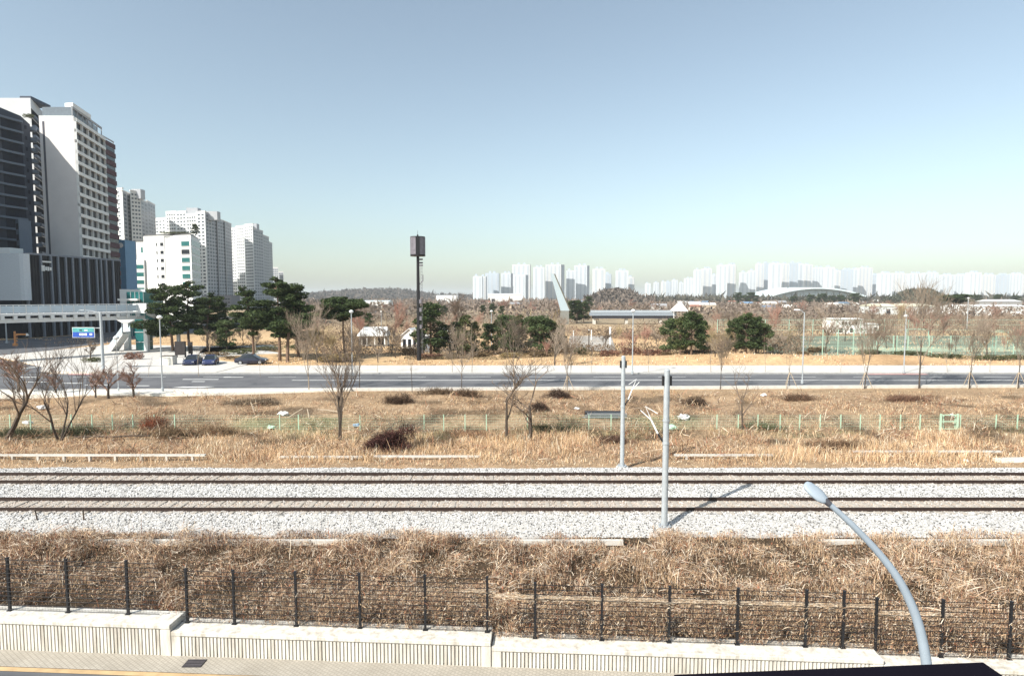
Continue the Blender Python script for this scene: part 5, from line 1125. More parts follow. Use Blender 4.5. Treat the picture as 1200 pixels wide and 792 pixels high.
# ------------------------------------------------------------------ village houses and sheds
hs_ = random.Random(21); houses = []
for i in range(46):
    px = hs_.uniform(765, 1035) if i < 38 else hs_.uniform(560, 700); d = hs_.uniform(380, 720); houses.append((px, d))
roofc = [M('roof_red', (.30, .14, .10), var=.2), M('roof_grey', (.30, .30, .31), var=.2), M('roof_blue', (.16, .24, .34), var=.2), M('roof_pale', (.62, .60, .56), var=.1)]
hwall = [M('house_white', (.66, .63, .58), var=.08), M('house_tan', (.50, .40, .30), var=.1), M('house_grey', (.45, .44, .42), var=.1)]
for i, (px, d) in enumerate(sorted(houses)):
    p = W(px, 350, d); w_ = hs_.uniform(5, 11); dp_ = hs_.uniform(5, 8); hh_ = hs_.uniform(2.6, 5.5)
    t = thing('village_house', nth(i)+' small far house from the left among the trees below the skyline', 'house', (p.x, d, .55), hs_.uniform(-.5, .5), 'small far houses below the skyline')
    MB().box(-w_/2, w_/2, -dp_/2, dp_/2, 0, hh_).build('wall', hwall[i % 3], t)
    rr = MB(); rz_ = hs_.uniform(.8, 2.0); rr.add([(-w_/2-.3, -dp_/2-.3, hh_+.01), (w_/2+.3, -dp_/2-.3, hh_+.01), (w_/2+.3, dp_/2+.3, hh_+.01), (-w_/2-.3, dp_/2+.3, hh_+.01), (-w_/2-.3, 0, hh_+rz_), (w_/2+.3, 0, hh_+rz_)], [(0, 1, 5, 4), (2, 3, 4, 5), (0, 4, 3), (1, 2, 5), (3, 2, 1, 0)]); rr.build('roof', roofc[i % 4], t)
    for s in (-.28, .22): MB().box(w_*s-.6, w_*s+.6, -dp_/2-.05, -dp_/2-.005, hh_*.4, hh_*.75).build('window', dglass, t)
def shed(name, lab, px0, px1, pyt, pyb, d, dp_, wm, rm_, opening=None, pitch=.6):
    p0, p1 = W(px0, pyt, d), W(px1, pyt, d); zb = .55
    t = thing(name, lab, 'building', ((p0.x+p1.x)/2, d, zb)); w_ = p1.x-p0.x; hh_ = p0.z-zb-pitch
    MB().box(-w_/2, w_/2, 0, dp_, 0, hh_).build('wall', wm, t)
    rr = MB(); rr.add([(-w_/2-.3, -.3, hh_+.01), (w_/2+.3, -.3, hh_+.01), (w_/2+.3, dp_+.3, hh_+.01), (-w_/2-.3, dp_+.3, hh_+.01), (-w_/2-.3, dp_/2, hh_+pitch), (w_/2+.3, dp_/2, hh_+pitch)], [(0, 1, 5, 4), (2, 3, 4, 5), (0, 4, 3), (1, 2, 5), (3, 2, 1, 0)]); rr.build('roof', rm_, t)
    if opening:
        for a_, b2, z0, z1 in opening: MB().box(w_*(a_-.5), w_*(b2-.5), -.06, -.006, hh_*z0, hh_*z1).build('opening', dglass, t)
    return t
shed('warehouse', 'long pale warehouse with faded yellow roof left of the wide dark pine', 1036, 1098, 356, 366, 330, 24, M('shed_wall', (.58, .60, .58), var=.1), M('shed_roof', (.62, .60, .46), var=.1), [(.05, .12, 0, .7), (.3, .4, 0, .7), (.7, .8, 0, .7)], 1.5)
shed('warehouse', 'long white low warehouse right of the wide dark pine', 1128, 1205, 357, 368, 315, 16, white, M('shed_roof_white', (.72, .72, .70), var=.06), [(.1, .2, 0, .6), (.5, .6, 0, .6)], 1.0)
shed('warehouse', 'white shed with a dark open front at the right edge below the skyline', 1165, 1198, 351, 360, 350, 14, M('shed_dark_wall', (.30, .29, .28)), white, [(.05, .95, .05, .62)], 1.2)
shed('clubhouse', 'white two-storey clubhouse with dark windows behind the sports courts', 980, 1013, 373, 392, 160, 7, white, M('shed_roof_white', (.7, .7, .7)), [(a_, a_+.07, .62, .85) for a_ in (.2, .32, .44, .56, .68)]+[(.1, .25, .1, .4), (.5, .6, .1, .4)], .3)
shed('clubhouse', 'low white annex right of the clubhouse', 1013.5, 1030, 379, 391, 160, 6, white, M('shed_roof_white', (.7, .7, .7)), [(.65, .9, .3, .7)], .2)
shed('greenhouse', 'long low pale shed roof in front of the far left hill', 423, 455, 352, 356, 520, 20, white, M('pale_blue_roof', (.6, .68, .7)), [(.1, .2, 0, .6)], 1.0)
shed('far_shed', 'flat white far shed left of the skyline cluster', 511, 536, 346, 350, 760, 20, white, white, [(.1, .2, 0, .6)], 1.0)
shed('far_shed', 'long white far sheds below the left skyline cluster', 572, 612, 344, 352, 700, 20, offw, white, [(.1, .2, 0, .6), (.6, .7, 0, .6)], 1.0)
# park cottages
pv = thing('park_pavilion', 'white open park pavilion with a flat-fronted roof on thin posts', 'pavilion', G(437, 406, .6))
s = pv.location.y/700; w_ = 31*s; hh_ = 2.1
MB().box(-w_/2, w_/2, 1.2, 3.2, 0, hh_).build('back_wall', M('pavilion_wall', (.60, .57, .52)), pv)
for q in (-.47, -.2, .1, .47): MB().box(w_*q-.09, w_*q+.09, -.6, -.42, 0, hh_).build('post', white, pv)
for q in (-.35, .25): MB().box(w_*q-.5, w_*q+.6, 1.12, 1.19, .3, 1.7).build('window', dglass, pv)
mb = MB(); mb.hull8([(-w_/2-.3, -.9, hh_+.02), (w_/2+.3, -.9, hh_+.02), (w_/2+.3, 3.4, hh_+.02), (-w_/2-.3, 3.4, hh_+.02)], [(-w_/2-.3, -.6, hh_+.3), (w_/2+.3, -.6, hh_+.3), (w_/2-.2, 2.8, hh_+1.7), (-w_/2+.2, 2.8, hh_+1.7)]); mb.build('roof', white, pv)
cg = thing('park_cottage', 'small white gabled cottage left of the telecom mast', 'house', G(480, 408, .6), R(-8))
s = cg.location.y/700; w_ = 21*s
MB().prism([(-w_/2, 0), (w_/2, 0), (w_/2, 4), (-w_/2, 4)], 0, 2.3).build('wall', white, cg)
mb = MB(); mb.add([(-w_/2+.05, .0, 2.302), (w_/2-.05, .0, 2.302), (0, .0, 3.6), (-w_/2+.05, 4, 2.302), (w_/2-.05, 4, 2.302), (0, 4, 3.6)], [(0, 1, 2), (5, 4, 3), (0, 2, 5, 3), (1, 4, 5, 2), (0, 3, 4, 1)]); mb.build('gable', white, cg)
for sg in (-1, 1):
    mb = MB(); q = [(sg*(w_/2+.25), -.3, 2.15), (0, -.3, 3.72), (0, 4.3, 3.72), (sg*(w_/2+.25), 4.3, 2.15)]
    q2 = [(x_, y_, z_+.12) for x_, y_, z_ in q]; mb.hull8(q, q2) if sg < 0 else mb.hull8(q[::-1], q2[::-1]); mb.build('roof', white, cg)
for q in (-.3, 0, .3): MB().box(w_*q-.3, w_*q+.3, -.07, -.01, .2, 1.75).build('window', dglass, cg)
c3 = thing('park_cottage', 'white cottage roof half hidden behind the conifers right of the mast', 'house', G(523, 402, .6), R(5))
MB().box(-1.7, 1.7, 0, 4, 0, 2.2).build('wall', white, c3)
mb = MB(); mb.add([(-2, -.3, 2.21), (2, -.3, 2.21), (2, 4.3, 2.21), (-2, 4.3, 2.21), (-1.6, 2, 3.4), (1.6, 2, 3.4)], [(0, 1, 5, 4), (2, 3, 4, 5), (0, 4, 3), (1, 2, 5), (3, 2, 1, 0)]); mb.build('roof', white, c3)
MB().box(-.5, .5, -.07, -.01, .2, 1.6).build('window', dglass, c3)

# ------------------------------------------------------------------ telecom mast
mp_ = G(491, 422, .6); tm_ = thing('telecom_mast', 'dark telecom mast with a drum of antenna panels rising above the park', 'mast', (mp_.x, mp_.y, hz(mp_.x, mp_.y)))
zz = lambda py: ZZ(py, mp_.y)-tm_.location.z
MB().lathe([(.36, 0), (.30, zz(400)), (.22, zz(301)), (.12, zz(275))], 10).build('pole', blackm, tm_)
MB().tube([(0, 0, zz(275)), (0, 0, zz(270))], [.03, .02], 5).build('lightning_rod', blackm, tm_)
rz0, rz1 = zz(298.5), zz(277.5); rr_ = 8.8/700*mp_.y
MB().lathe([(rr_, rz0-.25), (rr_, rz0-.02)], 14).build('platform', blackm, tm_)
MB().lathe([(rr_*.97, rz1-.1), (rr_*.97, rz1)], 14).build('top_ring', blackm, tm_)
antm = M('antenna_grey', (.16, .15, .17), rough=.6, var=.3, scale=2)
for k in range(12):
    a = k*math.pi/6+.15; T = Matrix.Translation((math.cos(a)*rr_*.9, math.sin(a)*rr_*.9, 0)) @ Matrix.Rotation(a, 4, 'Z')
    MB().box(-.1, .1, -.3, .3, rz0, rz1-.12, T).build('antenna_panel', antm if k % 3 else blackm, tm_)
for k, py in enumerate((304, 308, 311)): MB().box(.22, .75, -.1, .1, zz(py)-.12, zz(py)+.12).build('bracket', antm, tm_)
MB().tube([(.1, 0, zz(334)), (.75, 0, zz(329)), (.75, 0, zz(322))], .06, 5).build('side_antenna', antm, tm_)
lad = MB()
for q in (.42, .62): lad.tube([(q, 0, 1), (q, 0, zz(312))], .025, 4)
k = 1.2
while k < zz(313): lad.tube([(.42, 0, k), (.62, 0, k)], .02, 4); k += .5
tag(lad.build('ladder', antm, tm_), kind='stuff')
for k in range(4): MB().box(.12, .5, -.2, .2, zz(385)+k*1.3, zz(385)+k*1.3+.6).build('cabinet', antm, tm_)
eq = thing('equipment_hut', 'small blue grey equipment hut at the foot of the telecom mast', 'hut', (mp_.x-1.2, mp_.y+14, .6))
MB().box(-1.1, 1.1, -.8, .8, 0, 2.9).build('body', M('blue_grey_panel', (.22, .25, .28)), eq); MB().box(-1.3, 1.3, -1, 1, 2.91, 3.1).build('roof', white, eq)

# ------------------------------------------------------------------ leaning pylon footbridge far in the park
lb_ = thing('pylon_bridge', 'pale blue leaning pylon and grey bridge deck far behind the park trees', 'bridge', (0, 0, 0))
dB = 215.
q = [W(657, 364, dB), W(668, 364, dB), W(649.5, 321, dB), W(645.2, 320.5, dB)]
mb = MB(); mb.hull8([Vector((p.x, dB+o, p.z)) for p, o in ((q[0], 0), (q[1], 0), (q[1], 1.2), (q[0], 1.2))], [Vector((p.x, dB+o, p.z)) for p, o in ((q[3], 0), (q[2], 0), (q[2], .8), (q[3], .8))]); mb.build('pylon', M('pylon_pale_blue', (.40, .48, .52), rough=.5, var=.1), lb_)
mb = MB(); e0, e1 = W(668.3, 364, dB), W(649.8, 321, dB); mb.tube([(e0.x, dB-.1, e0.z), (e1.x, dB-.1, e1.z)], [.28, .2], 6); mb.build('pylon_edge', M('dark_olive', (.14, .13, .10)), lb_)
MB().box(q[0].x, q[1].x-.4, dB-.1, dB+1.3, .4, q[0].z-.01).build('pylon_base', M('base_grey', (.22, .22, .2)), lb_)
dk0, dk1 = W(692, 363.5, dB), W(793, 363.5, dB); ub = W(700, 370, dB).z
MB().box(dk0.x, dk1.x, dB, dB+3.5, ub, dk0.z-.9).build('deck', M('deck_blue_grey', (.26, .30, .35), rough=.5), lb_)
MB().box(dk0.x, dk1.x, dB-.08, dB-.01, dk0.z-.9, dk0.z).build('parapet', M('parapet_pale', (.36, .41, .46), rough=.4), lb_)
MB().box(dk0.x+1, dk1.x-1, dB+.4, dB+3, ub-1.0, ub-.01).build('girder', M('girder_dark', (.05, .05, .06)), lb_)
for px in (697, 735, 775): xx = W(px, 370, dB).x; MB().box(xx-.5, xx+.5, dB+1, dB+2.4, .4, ub-1.01).build('pier', conc, lb_)
cn = W(796, 361, dB-1); mb = MB(); mb.add([(cn.x-2.6, dB-3, cn.z-1), (cn.x+2.6, dB-3, cn.z-1), (cn.x+2.6, dB+2, cn.z-1), (cn.x-2.6, dB+2, cn.z-1), (cn.x+.4, dB-.5, cn.z+2.6)], [(0, 1, 4), (1, 2, 4), (2, 3, 4), (3, 0, 4), (3, 2, 1, 0)])
cpn = thing('tent_canopy', 'small white pointed tent canopy right of the grey bridge deck', 'canopy', (0, 0, 0)); mb.build('canopy', white, cpn)
for sx_ in (-2.4, 2.4): MB().box(cn.x+sx_-.08, cn.x+sx_+.08, dB-2.9, dB-2.74, .5, cn.z-1.01).build('post', white, cpn)

# white gravel square and posts
sheet('gravel_square', [G(664, 411, .6).xy, G(722, 412, .6).xy, G(716, 394, .6).xy, G(668, 394, .6).xy], .72, M('white_gravel', (.36, .33, .29), var=.6, scale=.8, bump=.4), kind='structure')
for i, (px, py, top, lab) in enumerate(((690, 411, 387, 'dark slim post at left of the white gravel square'), (715, 404, 384, 'thick white post at right of the white gravel square'), (672, 402, 388, 'thin white post behind the white gravel square'), (693, 399, 387, 'second thin white post behind the white gravel square'))):
    p = G(px, py, .6); t = thing('park_post', lab, 'post', p, 0, 'posts around the gravel square'); H = ZZ(top, p.y)-.6; r0 = .22 if 'thick' in lab else .1
    MB().lathe([(r0, 0), (r0*.9, H)], 8).build('shaft', bark if 'dark' in lab else white, t); MB().lathe([(r0*1.3, H+.001), (r0*1.2, H+.12)], 8).build('cap', white, t)

# ------------------------------------------------------------------ sports courts
sheet('sports_court', [(44, 100), (118, 100), (150, 150), (58, 150)], .615, M('court_green', (.17, .20, .145), var=.3, scale=.15), kind='structure')
sheet('sports_court_light', [(62, 107), (120, 107), (128, 117), (66, 117)], .622, M('court_pale_green', (.32, .38, .27), var=.2, scale=.2), kind='structure')
cf = thing('court_fence', 'tall pale green mesh fence around the sports courts at right', 'fence', (0, 0, .6))
cg1 = M('court_fence_green', (.34, .50, .40), rough=.6)
for px in (964, 982, 1000, 1012, 1027, 1047, 1051, 1064, 1089, 1092, 1114, 1141, 1163, 1167, 1188):
    x_ = W(px, 410, 99).x; H = 3.4 if px > 1040 else 4.4; MB().box(x_-.055, x_+.055, 99.01, 99.12, -.1, H).build('post', cg1, cf)
xa_, xb_ = W(964, 410, 99).x, W(1215, 410, 99).x
for z in (.1, 1.7, 3.3): MB().box(xa_, xb_, 99.05, 99.09, z, z+.03).build('rail', cg1, cf)
for k in range(9): x_ = xa_+k*6; MB().box(x_-.06, x_+.06, 150, 150.12, -.1, 4.2).build('post', cg1, cf)
for z in (1.5, 2.8, 4.1): MB().box(xa_, xa_+80, 150.03, 150.1, z, z+.05).build('rail', cg1, cf)
vw = MB()
for k in range(int((xb_-xa_)/.35)): vw.box(xa_+k*.35, xa_+k*.35+.010, 99.06, 99.07, .1, 3.35)
for k in range(160): vw.box(xa_+k*.5, xa_+k*.5+.018, 150.06, 150.08, .1, 4.1)
tag(vw.build('mesh_wires', cg1, cf), kind='stuff')
for i, (px, py, lab) in enumerate(((1075, 398, 'pale green football goal at left on the sports court'), (1167, 402, 'pale green football goal at right on the sports court'))):
    p = G(px, py, .62); t = thing('goal_frame', lab, 'goal', p, 0, 'goals on the sports courts')
    for q in (-2.5, 2.5): MB().box(q-.06, q+.06, -.06, .06, 0, 2.4).build('goal_post', cg1, t)
    MB().box(-2.56, 2.56, -.06, .06, 2.401, 2.52).build('crossbar', cg1, t)
# person in white on the court
pr = G(1153, 404.5, .62); ps = thing('person', 'person in white top standing on the sports court at right', 'person', pr, R(20))
me = bpy.data.meshes.new('body'); bm = bmesh.new(); lay = bm.verts.layers.skin.verify()
jt = {'pel': ((0, 0, .95), .14), 'ch': ((0, 0, 1.3), .16), 'nk': ((0, 0, 1.48), .06), 'hd': ((0, -.02, 1.62), .10), 'ht': ((0, -.01, 1.74), .085), 'sl': ((-.19, 0, 1.40), .065), 'el': ((-.27, .03, 1.14), .05), 'hl': ((-.25, -.08, .9), .035), 'sr': ((.19, 0, 1.40), .065), 'er': ((.28, .02, 1.14), .05), 'hr': ((.27, -.1, .92), .035), 'kl': ((-.12, -.03, .5), .075), 'al': ((-.13, .02, .08), .045), 'fl': ((-.13, -.14, .035), .035), 'kr': ((.12, -.05, .5), .075), 'ar': ((.14, .03, .08), .045), 'fr': ((.15, -.13, .035), .035)}
vv = {}
for k, (co, r0) in jt.items(): v = bm.verts.new(co); v[lay].radius = (r0, r0); vv[k] = v
vv['pel'][lay].use_root = True
for a_, b2 in (('pel', 'ch'), ('ch', 'nk'), ('nk', 'hd'), ('hd', 'ht'), ('ch', 'sl'), ('sl', 'el'), ('el', 'hl'), ('ch', 'sr'), ('sr', 'er'), ('er', 'hr'), ('pel', 'kl'), ('kl', 'al'), ('al', 'fl'), ('pel', 'kr'), ('kr', 'ar'), ('ar', 'fr')): bm.edges.new((vv[a_], vv[b2]))
bm.to_mesh(me); bm.free()
pm_, N, L, P = new_mat('person_clothes'); tc = N.new('ShaderNodeTexCoord'); sx_ = N.new('ShaderNodeSeparateXYZ'); L.new(tc.outputs['Object'], sx_.inputs[0])
rp = N.new('ShaderNodeValToRGB'); rp.color_ramp.interpolation = 'CONSTANT'; mr = N.new('ShaderNodeMath'); mr.operation = 'DIVIDE'; mr.inputs[1].default_value = 1.8; L.new(sx_.outputs[2], mr.inputs[0]); L.new(mr.outputs[0], rp.inputs[0])
els = rp.color_ramp.elements; els[0].position = 0; els[0].color = (.04, .04, .05, 1); els[1].position = .3; els[1].color = (.75, .75, .74, 1)
e = els.new(.83); e.color = (.45, .28, .2, 1); e = els.new(.92); e.color = (.02, .02, .02, 1); L.new(rp.outputs[0], P.inputs['Base Color'])
me.materials.append(pm_); bo = link('body', me, ps); bo.modifiers.new('skin', 'SKIN'); bo.modifiers.new('sub', 'SUBSURF').levels = 1
bo.modifiers['sub'].render_levels = 1

# ------------------------------------------------------------------ footbridge at left
fbm = M('bridge_white', (.70, .70, .69), rough=.6, var=.07, scale=.4); fbd = M('bridge_grey', (.45, .46, .48), rough=.6, var=.1)
railglass = M('rail_panel', (.52, .60, .66), rough=.3, var=.08, scale=.5)
ft_ = thing('footbridge', 'white pedestrian footbridge with railings crossing in from the left edge', 'footbridge', (0, 0, 0))
E0 = W(172, 374, 106); E1 = W(0, 379, 89); zb_ = E0.z; E1.z = zb_
dirb = Vector((E1.x-E0.x, E1.y-E0.y, 0)).normalized(); E2 = E1+dirb*14
fr, Ln = on_face((E2.x, E2.y), (E0.x, E0.y))     # outside towards the camera
zd_ = zb_+1.25; zr = ZZ(356.5, 106)
mb = MB(); face_box(mb, fr, 0, Ln, zb_, zb_+.65, -2.6, -.5); mb.build('girder', fbm, ft_)
mb = MB(); face_box(mb, fr, 0, Ln, zd_-.2, zd_+.12, -3.1, .0); mb.build('deck', fbm, ft_)
ncell = 22; wbk = Ln/ncell
for k in range(ncell):
    mb = MB(); face_box(mb, fr, k*wbk, k*wbk+wbk*.3, zb_+.45, zd_-.21, -.49, -.05); mb.build('bracket', fbm, ft_)
for off in (-.06, -3.0):
    for k in range(ncell+1):
        mb = MB(); face_box(mb, fr, max(k*wbk-.05, 0), min(k*wbk+.05, Ln), zd_+.121, zr, off-.05, off+.05); mb.build('rail_post', fbm, ft_)
    for k in range(ncell):
        mb = MB(); face_box(mb, fr, k*wbk+.06, (k+1)*wbk-.06, zd_+.25, zr-.12, off-.015, off+.015); mb.build('rail_panel', railglass, ft_)
    mb = MB(); face_box(mb, fr, 0, Ln, zr+.001, zr+.08, off-.06, off+.06); mb.build('handrail', fbm, ft_)
# end tower: portal beam, columns, lift shaft
def colm(px, pyb, ztop_, w_, name='column', mt=fbm):
    p = G(px, pyb, .73); MB().box(p.x-w_, p.x+w_, p.y-w_, p.y+w_, .5, ztop_).build(name, mt, ft_); return p
pc = colm(172.5, 411, zb_-.01, .34)
p2_ = colm(150, 410, zb_-.8, .42); 
MB().hull8([(p2_.x-.5, p2_.y-.5, zb_-.8), (p2_.x+.5, p2_.y-.5, zb_-.8), (p2_.x+.5, p2_.y+.5, zb_-.8), (p2_.x-.5, p2_.y+.5, zb_-.8)], [(p2_.x-1.9, p2_.y-.6, zb_-.02), (p2_.x+2.2, p2_.y-.6, zb_-.02), (p2_.x+2.2, p2_.y+.6, zb_-.02), (p2_.x-1.9, p2_.y+.6, zb_-.02)]).build('pier_head', fbm, ft_)
lx0, lx1 = W(159, 400, 108).x, W(169.5, 400, 108).x
MB().box(lx0, lx1, 108, 110.5, .55, zb_+.0).build('lift_shaft', tglass, ft_)
for zz_ in (2.2, 4.0, 5.6): MB().box(lx0-.06, lx1+.06, 107.9, 110.6, zz_, zz_+.12).build('shaft_band', fbd, ft_)
pbx = W(166, 361, 105.5); MB().box(pbx.x-1.2, pbx.x+1.2, 104.9, 106.5, ZZ(367, 105.5), ZZ(355.5, 105.5)).build('portal_beam', fbm, ft_)
# stair flights
def flight(a, b_, wid, n, nm='stair_flight'):
    a, b_ = Vector(a), Vector(b_); hv = Vector((b_.x-a.x, b_.y-a.y, 0)); sd2 = Vector((-hv.y, hv.x, 0)).normalized()*wid/2
    mb = MB(); mb.hull8([a-sd2-Vector((0, 0, .45)), b_-sd2-Vector((0, 0, .45)), b_+sd2-Vector((0, 0, .45)), a+sd2-Vector((0, 0, .45))], [a-sd2, b_-sd2, b_+sd2, a+sd2]); fl_ = mb.build(nm, fbm, ft_)
    for k in range(n):
        p = a.lerp(b_, (k+.5)/n); h2 = hv.normalized()*(hv.length/n/2)
        mb = MB(); mb.hull8([p-sd2*.96-h2+Vector((0, 0, .004)), p-sd2*.96+h2+Vector((0, 0, .004)), p+sd2*.96+h2+Vector((0, 0, .004)), p+sd2*.96-h2+Vector((0, 0, .004))], [p-sd2*.96-h2+Vector((0, 0, .16)), p-sd2*.96+h2+Vector((0, 0, .16)), p+sd2*.96+h2+Vector((0, 0, .16)), p+sd2*.96-h2+Vector((0, 0, .16))]); mb.build('step', fbd, fl_)
    for sg in (-1, 1):
        q = sd2*sg; mb = MB(); mb.hull8([a+q*.98, b_+q*.98, b_+q*1.02, a+q*1.02], [a+q*.98+Vector((0, 0, 1.1)), b_+q*.98+Vector((0, 0, 1.1)), b_+q*1.02+Vector((0, 0, 1.1)), a+q*1.02+Vector((0, 0, 1.1))]); mb.build('stair_rail', railglass, fl_)
s0 = W(176, 367, 106); s1 = W(203, 379, 110)
flight((s0.x, s0.y, zd_), (s1.x, s1.y, s1.z), 2.2, 12)
ld = s1; MB().box(ld.x-.2, ld.x+2.6, ld.y-1.3, ld.y+3.2, ld.z-.5, ld.z-.02).build('landing', fbm, ft_)
MB().box(ld.x-.1, ld.x+2.5, ld.y-1.28, ld.y-1.2, ld.z-.01, ld.z+1.1).build('landing_rail', fbm, ft_)
MB().box(ld.x+.6, ld.x+1.1, ld.y-.2, ld.y+.3, .55, ld.z-.51).build('column', fbm, ft_)
s2 = W(183, 395, 116)
flight((ld.x, ld.y+2.2, ld.z-.05), (s2.x, ld.y+2.2, 2.6), 1.8, 9)
s3 = W(148, 389, 107); s4 = W(128, 408, 106)
flight((s3.x, 107, s3.z), (s4.x, 107, .75), 2.2, 12)
MB().box(s3.x-.2, p2_.x+.8, 105.9, 108.1, s3.z-.45, s3.z-.01).build('landing', fbm, ft_)
# glass pavilion behind
gp = thing('glass_pavilion', 'dark teal glass pavilion with white canopy behind the footbridge end', 'building', (0, 0, 0))
q0, q1, q2 = W(148, 342, 150), W(168, 342, 150), W(179, 342, 154)
MB().prism([q0.xy, q1.xy, q2.xy, (q2.x-2, 162), (q0.x, 162)], .55, q0.z).build('glass_wall', tglass, gp)
q3 = W(140, 339, 156); MB().prism([q3.xy, (q0.x+1, 156), (q0.x+1, 163), (q3.x, 163)], .55, q3.z).build('stair_block', white, gp)
fr, Ln = on_face(q0.xy, q1.xy)
for k in range(5): mb = MB(); s = Ln*k/4; face_box(mb, fr, max(s-.06, 0), min(s+.06, Ln), .6, q0.z, .01, .08); mb.build('mullion', greyw, gp)
mb = MB(); face_box(mb, fr, -1.5, Ln*.8, q0.z-2.2, q0.z-1.7, .1, 1.2); mb.build('canopy', white, gp)

# ------------------------------------------------------------------ lamps, signs, plaza furniture
def lamp(px, pyb, pyt, lab, arm=0, z=None, grp='lamp posts along the road and park', r=.075):
    zz_ = .72 if z is None else z; p = G(px, pyb, zz_); H = ZZ(pyt, p.y)-zz_
    t = thing('lamp_post', lab, 'lamp post', p, 0, grp)
    MB().lathe([(r*1.9, 0), (r*1.9, .35), (r, .4), (r*.75, H)], 8).build('pole', galv, t)
    if arm:
        MB().tube([(0, 0, H-.1), (arm*.5, 0, H+.25), (arm, 0, H+.3)], [.05, .04, .035], 6).build('arm', galv, t)
        MB().hull8([(arm-.25, -.12, H+.24), (arm+.35, -.12, H+.24), (arm+.35, .12, H+.24), (arm-.25, .12, H+.24)], [(arm-.2, -.09, H+.36), (arm+.3, -.06, H+.34), (arm+.3, .06, H+.34), (arm-.2, .09, H+.36)]).build('lamp_head', white, t)
    else:
        MB().lathe([(.10, H), (.26, H+.12), (.28, H+.22), (.16, H+.36), (.04, H+.4)], 10).build('lamp_head', white, t)
    return t
lamp(190.5, 458.5, 374, 'grey lamp post in front of the footbridge end', z=.7)
lamp(413, 440, 367, 'lamp post beside the flat-topped pine')
lamp(576, 409, 366, 'white lamp post in the middle of the conifer row', z=.62)
lamp(741, 438, 366, 'lamp post on the far pavement behind the slim catenary pole')
lamp(940, 449.5, 366, 'tall lamp post on the near side of the road at right', arm=-.9, z=.7)
lamp(1059, 437, 372, 'white lamp post on the far pavement before the sports courts')
lamp(1133, 386, 350, 'pale lamp post standing behind the sports courts', z=.62, r=.14)
lamp(447, 388, 366, 'short white lamp post behind the white pavilion', z=.62)
lamp(139, 458, 398, 'thin grey post on the near kerb between pinkish trees', z=.7, r=.04)
lamp(8, 402, 379, 'pale post below the footbridge at the left edge', z=.62, r=.14)
# gantry sign
gp0 = G(121, 433, .72); gs = thing('direction_sign', 'blue and green overhead direction sign on a grey mast arm', 'road sign', gp0)
H = ZZ(366, gp0.y)-.72
MB().lathe([(.2, 0), (.16, H)], 10).build('mast', galv, gs)
MB().tube([(0, 0, H-.1), (-1.2, 0, H+.2), (-2.2, 0, H+.3)], [.07, .05, .04], 6).build('lamp_arm', galv, gs)
MB().box(-2.7, -2.1, -.12, .12, H+.25, H+.36).build('lamp_head', galv, gs)
sx0, sx1 = W(86, 390, gp0.y).x-gp0.x, W(112, 390, gp0.y).x-gp0.x; sz0, sz1 = ZZ(395.5, gp0.y)-.72, ZZ(383.5, gp0.y)-.72
MB().tube([(0, 0, sz1-.1), (sx0, 0, sz1-.1)], .06, 6).build('mast_arm', galv, gs)
MB().box(sx0, sx1, -.2, -.12, sz0, sz1).build('sign_border', white, gs)
szm = sz0+(sz1-sz0)*.55
MB().box(sx0+.06, sx1-.06, -.225, -.201, szm, sz1-.06).build('green_field', M('sign_teal', (.10, .36, .36), rough=.4), gs)
MB().box(sx0+.06, sx1-.06, -.225, -.201, sz0+.06, szm-.01).build('blue_field', M('sign_blue', (.03, .09, .42), rough=.4), gs)
wS = sx1-sx0
for a_, b2, z0, z1 in ((.33, .45, .66, .78), (.55, .70, .66, .76), (.32, .40, .22, .42), (.42, .48, .20, .44), (.5, .57, .22, .42), (.59, .66, .2, .44), (.78, .90, .24, .42)):
    MB().box(sx0+wS*a_, sx0+wS*b2, -.24, -.226, sz0+(sz1-sz0)*z0, sz0+(sz1-sz0)*z1).build('sign_mark', white if z0 < .5 or a_ > .5 else navy, gs)
# orange arrow board
ap = G(18, 404.5, .72); orm = M('orange_paint', (.62, .27, .10), rough=.6); ar = thing('orange_barrier', 'orange posted arrow arm standing in the side street at left', 'barrier', (ap.x, ap.y, .62))
MB().lathe([(.45, 0), (.4, .5), (.18, .55), (.18, 2.9)], 8).build('post', orm, ar); MB().box(.2, 2.3, -.07, .07, 2.15, 2.45).build('arm', orm, ar)
MB().hull8([(2.301, -.07, 1.95), (2.9, -.07, 2.05), (2.9, .07, 2.05), (2.301, .07, 1.95)], [(2.301, -.07, 2.5), (2.5, -.07, 2.5), (2.5, .07, 2.5), (2.301, .07, 2.5)]).build('arm_tip', white, ar)
for z in (.9, 1.5, 2.0): MB().box(.18, .5, -.1, .1, z, z+.2).build('bracket', orm, ar)
